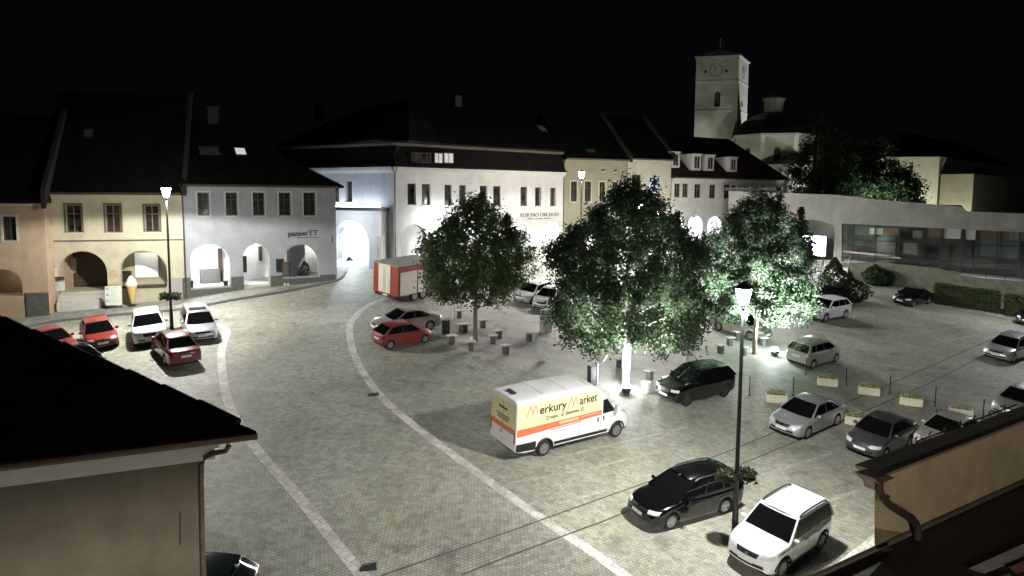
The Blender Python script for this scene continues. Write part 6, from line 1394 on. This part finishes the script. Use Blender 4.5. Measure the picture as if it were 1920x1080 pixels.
for (u, v), lb in SK: o = link(bpy.data.objects.new('wooden_stake', KM)); o.location = gp(u, v); tag(o, lb, 'stake', 'thin wooden stakes')
# ground spotlights
def spot(u, v, s, label, aim, glow, watts, lean=.16):
    p = gp(u, v); o = empty('ground_spotlight', p, 0, label, 'spotlight', 'ground spotlights under the trees')
    h = V((aim.x - p.x, aim.y - p.y, 0)).normalized(); ax = (V((0, 0, 1)) + h * lean).normalized(); q_ = ax.to_track_quat('Z', 'Y')
    a = MB(); a.lathe([(s * .7, 0), (s, .08), (s, .26), (s * .93, .26)], 16); a.v = [tuple(q_ @ V(x) + V((0, 0, .12))) for x in a.v]; a.box((0, 0, .06), (.3, .3, .12)); a.build('housing', M['metal'], o, 40)
    g = MB(); g.lathe([(s * .92, .262), (s * .9, .35), (s * .7, .42), (s * .2, .47)], 16); g.v = [tuple(q_ @ V(x) + V((0, 0, .12))) for x in g.v]; g.build('lens', glow, o, 40)
    l = bpy.data.lights.new('ground_beam', 'SPOT'); l.energy = watts; l.color = (.85, .93, 1); l.spot_size = math.radians(125); l.spot_blend = .6; l.shadow_soft_size = .12
    lo = bpy.data.objects.new('ground_beam', l); link(lo, o); lo.location = ax * .78; lo.rotation_mode = 'QUATERNION'; lo.rotation_quaternion = (-ax).to_track_quat('Z', 'Y')
spot(1174, 740, .25, 'glaring ground spotlight at the foot of the largest linden', pc, emis('spot_glow', (.90, .94, 1.0), 160), SPOT_A); spot(1453, 668, .25, 'glaring ground spotlight beside the warm silver hatchback', pr_, emis('spot_glow_right', (.80, .90, 1.0), 160), SPOT_B, .15)
def flood(p, tgt, label, watts, cone=60, col=(.88, .94, 1)):
    o = empty('floodlight', p, 0, label, 'floodlight', 'floodlights behind the low building'); ax = (tgt - p).normalized(); q_ = ax.to_track_quat('Z', 'Y')
    a = MB(); a.lathe([(.15, -.2), (.3, 0), (.3, .05), (.27, .05)], 14); a.v = [tuple(q_ @ V(x) + V((0, 0, .6))) for x in a.v]; a.tube([(0, 0, -.1), (0, 0, .5)], .05, 8); a.build('housing', M['metal'], o, 40)
    l = bpy.data.lights.new('flood_beam', 'SPOT'); l.energy = watts; l.color = col; l.spot_size = math.radians(cone); l.spot_blend = .5; l.shadow_soft_size = .2
    lo = bpy.data.objects.new('flood_beam', l); link(lo, o); lo.location = V((0, 0, .6)) + ax * .3; lo.rotation_mode = 'QUATERNION'; lo.rotation_quaternion = (-ax).to_track_quat('Z', 'Y')
flood(V((63, 131, 7.6)), V((42, 128, 31)), 'floodlight behind the low building aimed at the church tower', FL_A, 60)
flood(V((pxy(1335, 106).x, 106, 7.6)), V((36, 125, 27)), 'unseen floodlight added behind the red roof to brighten the tower front', FL_D, 75, (1, .97, .80))  # added fill for the tower front, out of view behind the roof
flood(V((60, 104, 7.6)), V((45, 116, 16)), 'floodlight behind the low building aimed at the chapel flank', FL_C, 70)
flood(V((pxy(1555, 90.5).x, 90.5, 6.0)), V((pxy(1565, 100).x, 100, 15)), 'unseen floodlight added to brighten the dim trees, nearer the church', FL_B, 140, (.8, 1, .92))  # greenish fill added out of view to lift the tree crowns
flood(V((pxy(1635, 90).x, 90, 6.0)), V((pxy(1630, 100).x, 100, 14)), 'unseen floodlight added to brighten the dim trees, nearer the pale far building', FL_B, 140, (.8, 1, .92))  # second added fill for the same crowns, also unseen
# ------------------------------------------------------------------ before the shops
def onwalk(u, v): return gp(u, v, .125)
p = onwalk(214, 577); o = empty('menu_board', p, fy.rz(), 'white standing board with price list between the two arches', 'sign'); b = MB(); b.box((0, 0, .85), (1.05, .06, 1.35)); b.build('panel', mat('board_white', (.66, .68, .62), .6, var=.06), o); b = MB()
for sx in (-.45, .45): b.box((sx, .15, .5), (.05, .05, 1.0)); b.box((sx, 0, .09), (.05, .05, .18))
b.build('stand', M['metal'], o); b = MB(); R = random.Random(2)
for k in range(9): b.box((-.1 + R.uniform(-.06, .06), -.035, 1.42 - k * .13), (R.uniform(.4, .7), .006, .025)); 
for k in range(3): b.box((-.38, -.035, 1.35 - k * .42), (.16, .006, .16))
b.build('price_lines', mat('ink_faint', (.33, .36, .36), .7), o)
p = onwalk(248, 572); o = empty('ice_cream_sign', p, 0, 'giant ice cream cone figure standing before the second arch', 'sign'); b = MB(); b.lathe([(.05, .05), (.12, .3), (.34, 1.3), (.37, 1.36), (.30, 1.38)], 18); b.build('cone', mat('cone_wafer', (.62, .46, .16), .6, var=.2, vscale=10), o, 40)
b = MB(); b.lathe([(.33, 1.36), (.40, 1.44), (.38, 1.58), (.30, 1.66), (.32, 1.74), (.26, 1.86), (.18, 1.92), (.19, 1.98), (.10, 2.08), (.02, 2.16)], 18); b.build('ice_cream', mat('ice_white', (.78, .78, .75), .4), o, 50); b = MB(); b.lathe([(.3, 0), (.3, .05), (.08, .07), (.06, .12)], 14); b.build('base', M['metal'], o, 40)
def wallsign(f, u, v, w, h, m, label, o=.12, name='wall_board', art=0):
    s_, z_ = f.sz(u, v); b = MB(); fbox(b, f, -w / 2, w / 2, -h / 2, h / 2, o - .04, o); 
    c = f.w(s_, z_, 0); base = f.w(0, 0, 0); b.v = [tuple(V(q_) - base) for q_ in b.v]; ob = b.build(name, m, None, None, c); tag(ob, label, 'sign')
    if art:
        R = random.Random(int(u)); g = MB()
        for k in range(art): zz = h / 2 - .08 - k * (h - .12) / art; a0 = -w * .38; fbox(g, f, a0, a0 + w * R.uniform(.4, .75), zz - .015, zz + .015, o + .002, o + .006)
        g.v = [tuple(V(q_) - base) for q_ in g.v]; g.build('chalk_lines', M['greyp'], ob)
    return ob
wallsign(fb, 524.5, 497, .62, 1.0, M['black'], 'black menu board between the stepped arch and the right arch', art=0); wallsign(fb, 536, 504, .66, 1.15, M['wood'], 'brown chalk board with lines standing in the right arch', .16, 'chalk_board', art=7)
wallsign(fb, 462, 497, .4, 1.3, M['concd'], 'narrow dark poster stand inside the stepped arch', -.7, 'poster_stand'); wallsign(fy, 113, 535, .62, .75, mat('board_grey', (.5, .55, .52), .6), 'pale board fixed left of the first arch', .14); wallsign(fy, 113, 523, .55, .35, M['wdark'], 'dark picture board above the pale board left of the first arch', .14)
wallsign(fy, 101, 528, .55, 1.0, mat('board_cream', (.62, .52, .32), .7, var=.3, vscale=5), 'cream poster on the pier left of the first arch', .14); wallsign(fy, 106, 508, .22, .5, M['conc'], 'narrow white plate above the cream poster', .16); wallsign(fy, 99, 506, .35, .55, M['wood'], 'brown round topped plate beside the narrow white plate', .15)
wallsign(fy, 213, 526, .75, .45, mat('board_buff', (.52, .44, .28), .8, var=.3, vscale=8), 'buff menu card fixed between the two arches', .05); wallsign(fy, 214, 512, .5, .4, mat('board_ochre', (.45, .36, .2), .8, var=.3, vscale=8), 'ochre emblem plate between the two arches', .05)
q_ = fw.w(*fw.sz(655, 497, -.2), -.2); o = shrub(V((q_.x, q_.y, q_.z - .6)), 1.3, .45, 'dark potted shrub inside the lit gateway', 420, .1, 77, name='potted_shrub', cat='plant'); b = MB(); b.lathe([(.2, -.6), (.3, -.05), (.25, -.05)], 12); b.build('pot', M['concd'], o, 40)
s_, z_ = fb.sz(568, 500, -2.4); p = fb.w(fb.sz(571, 500, -1.0)[0], zfb, -1.0); o = shrub(p, 1.5, .5, 'leafy green plant inside the right arch of the grey blue house', 420, .1, 79, M['leaf'], 'potted_shrub', 'plant'); b = MB(); b.lathe([(.2, 0), (.28, .3), (.2, .3)], 12); b.build('pot', M['concd'], o, 40)
for (u, lb) in ((359.5, 'left'), (425, 'right')):
    s_, z_ = fb.sz(u, 528, .05); b = MB(); b.lathe([(.14, -.3), (.19, .25), (.15, .25)], 12); tag(b.build('planter_pot', M['black'], None, 40, fb.w(s_, fb.sz(u, 541)[1] + .31, -.28)), 'black pot at the %s end of the glaring arch sill' % lb, 'pot')
s_, z_ = fb.sz(537, 531); b = MB()
for k in (-.12, .14): b.lathe([(.09, 0), (.11, .2), (.08, .2)], 10, (k, 0, 0))
p = gp(537, 536, .125); tag(b.build('pair_of_lamps', M['conc'], None, 40, p), 'two small pale cups at the wall foot below the chalk board', 'cups')
# ------------------------------------------------------------------ night sky, camera
w = bpy.data.worlds.new("World"); SC.world = w; w.use_nodes = True; N = w.node_tree.nodes; L = w.node_tree.links
sky = N.new('ShaderNodeTexSky'); sky.sky_type = 'NISHITA'; sky.sun_disc = False; sky.sun_elevation = math.radians(-5); sky.sun_rotation = math.radians(200)
bg = N['Background']; L.new(sky.outputs[0], bg.inputs[0]); bg.inputs[1].default_value = SKY
b2 = N.new('ShaderNodeBackground'); b2.inputs[0].default_value = (.11, .14, .17, 1); b2.inputs[1].default_value = .0045; ad = N.new('ShaderNodeAddShader'); L.new(bg.outputs[0], ad.inputs[0]); L.new(b2.outputs[0], ad.inputs[1]); L.new(ad.outputs[0], N['World Output'].inputs[0])
sun = bpy.data.lights.new('moonlight', 'SUN'); sun.energy = .004; sun.angle = math.radians(.5); sun.color = (.9, .95, 1)
so = bpy.data.objects.new('moonlight', sun); COL.objects.link(so); so.rotation_euler = (math.radians(50), 0, math.radians(160))
cam = bpy.data.cameras.new('camera'); co = bpy.data.objects.new('camera', cam); COL.objects.link(co)
cam.sensor_width = 36; cam.shift_y = (PPY - 540) / 1920; cam.lens = 36 * FPX / 1920; cam.clip_start = .1; cam.clip_end = 2000
m = Matrix((_r, _u, -_f)).transposed().to_4x4(); m.translation = CAM; co.matrix_world = m; SC.camera = co
SC.view_settings.view_transform = 'Standard'; SC.view_settings.look = 'None'; SC.view_settings.exposure = EXPO; SC.view_settings.gamma = 1
SC.cycles.use_light_tree = True; SC.cycles.max_bounces = 6; SC.cycles.diffuse_bounces = 3; SC.cycles.glossy_bounces = 3; SC.cycles.sample_clamp_indirect = 4; SC.cycles.use_denoising = True
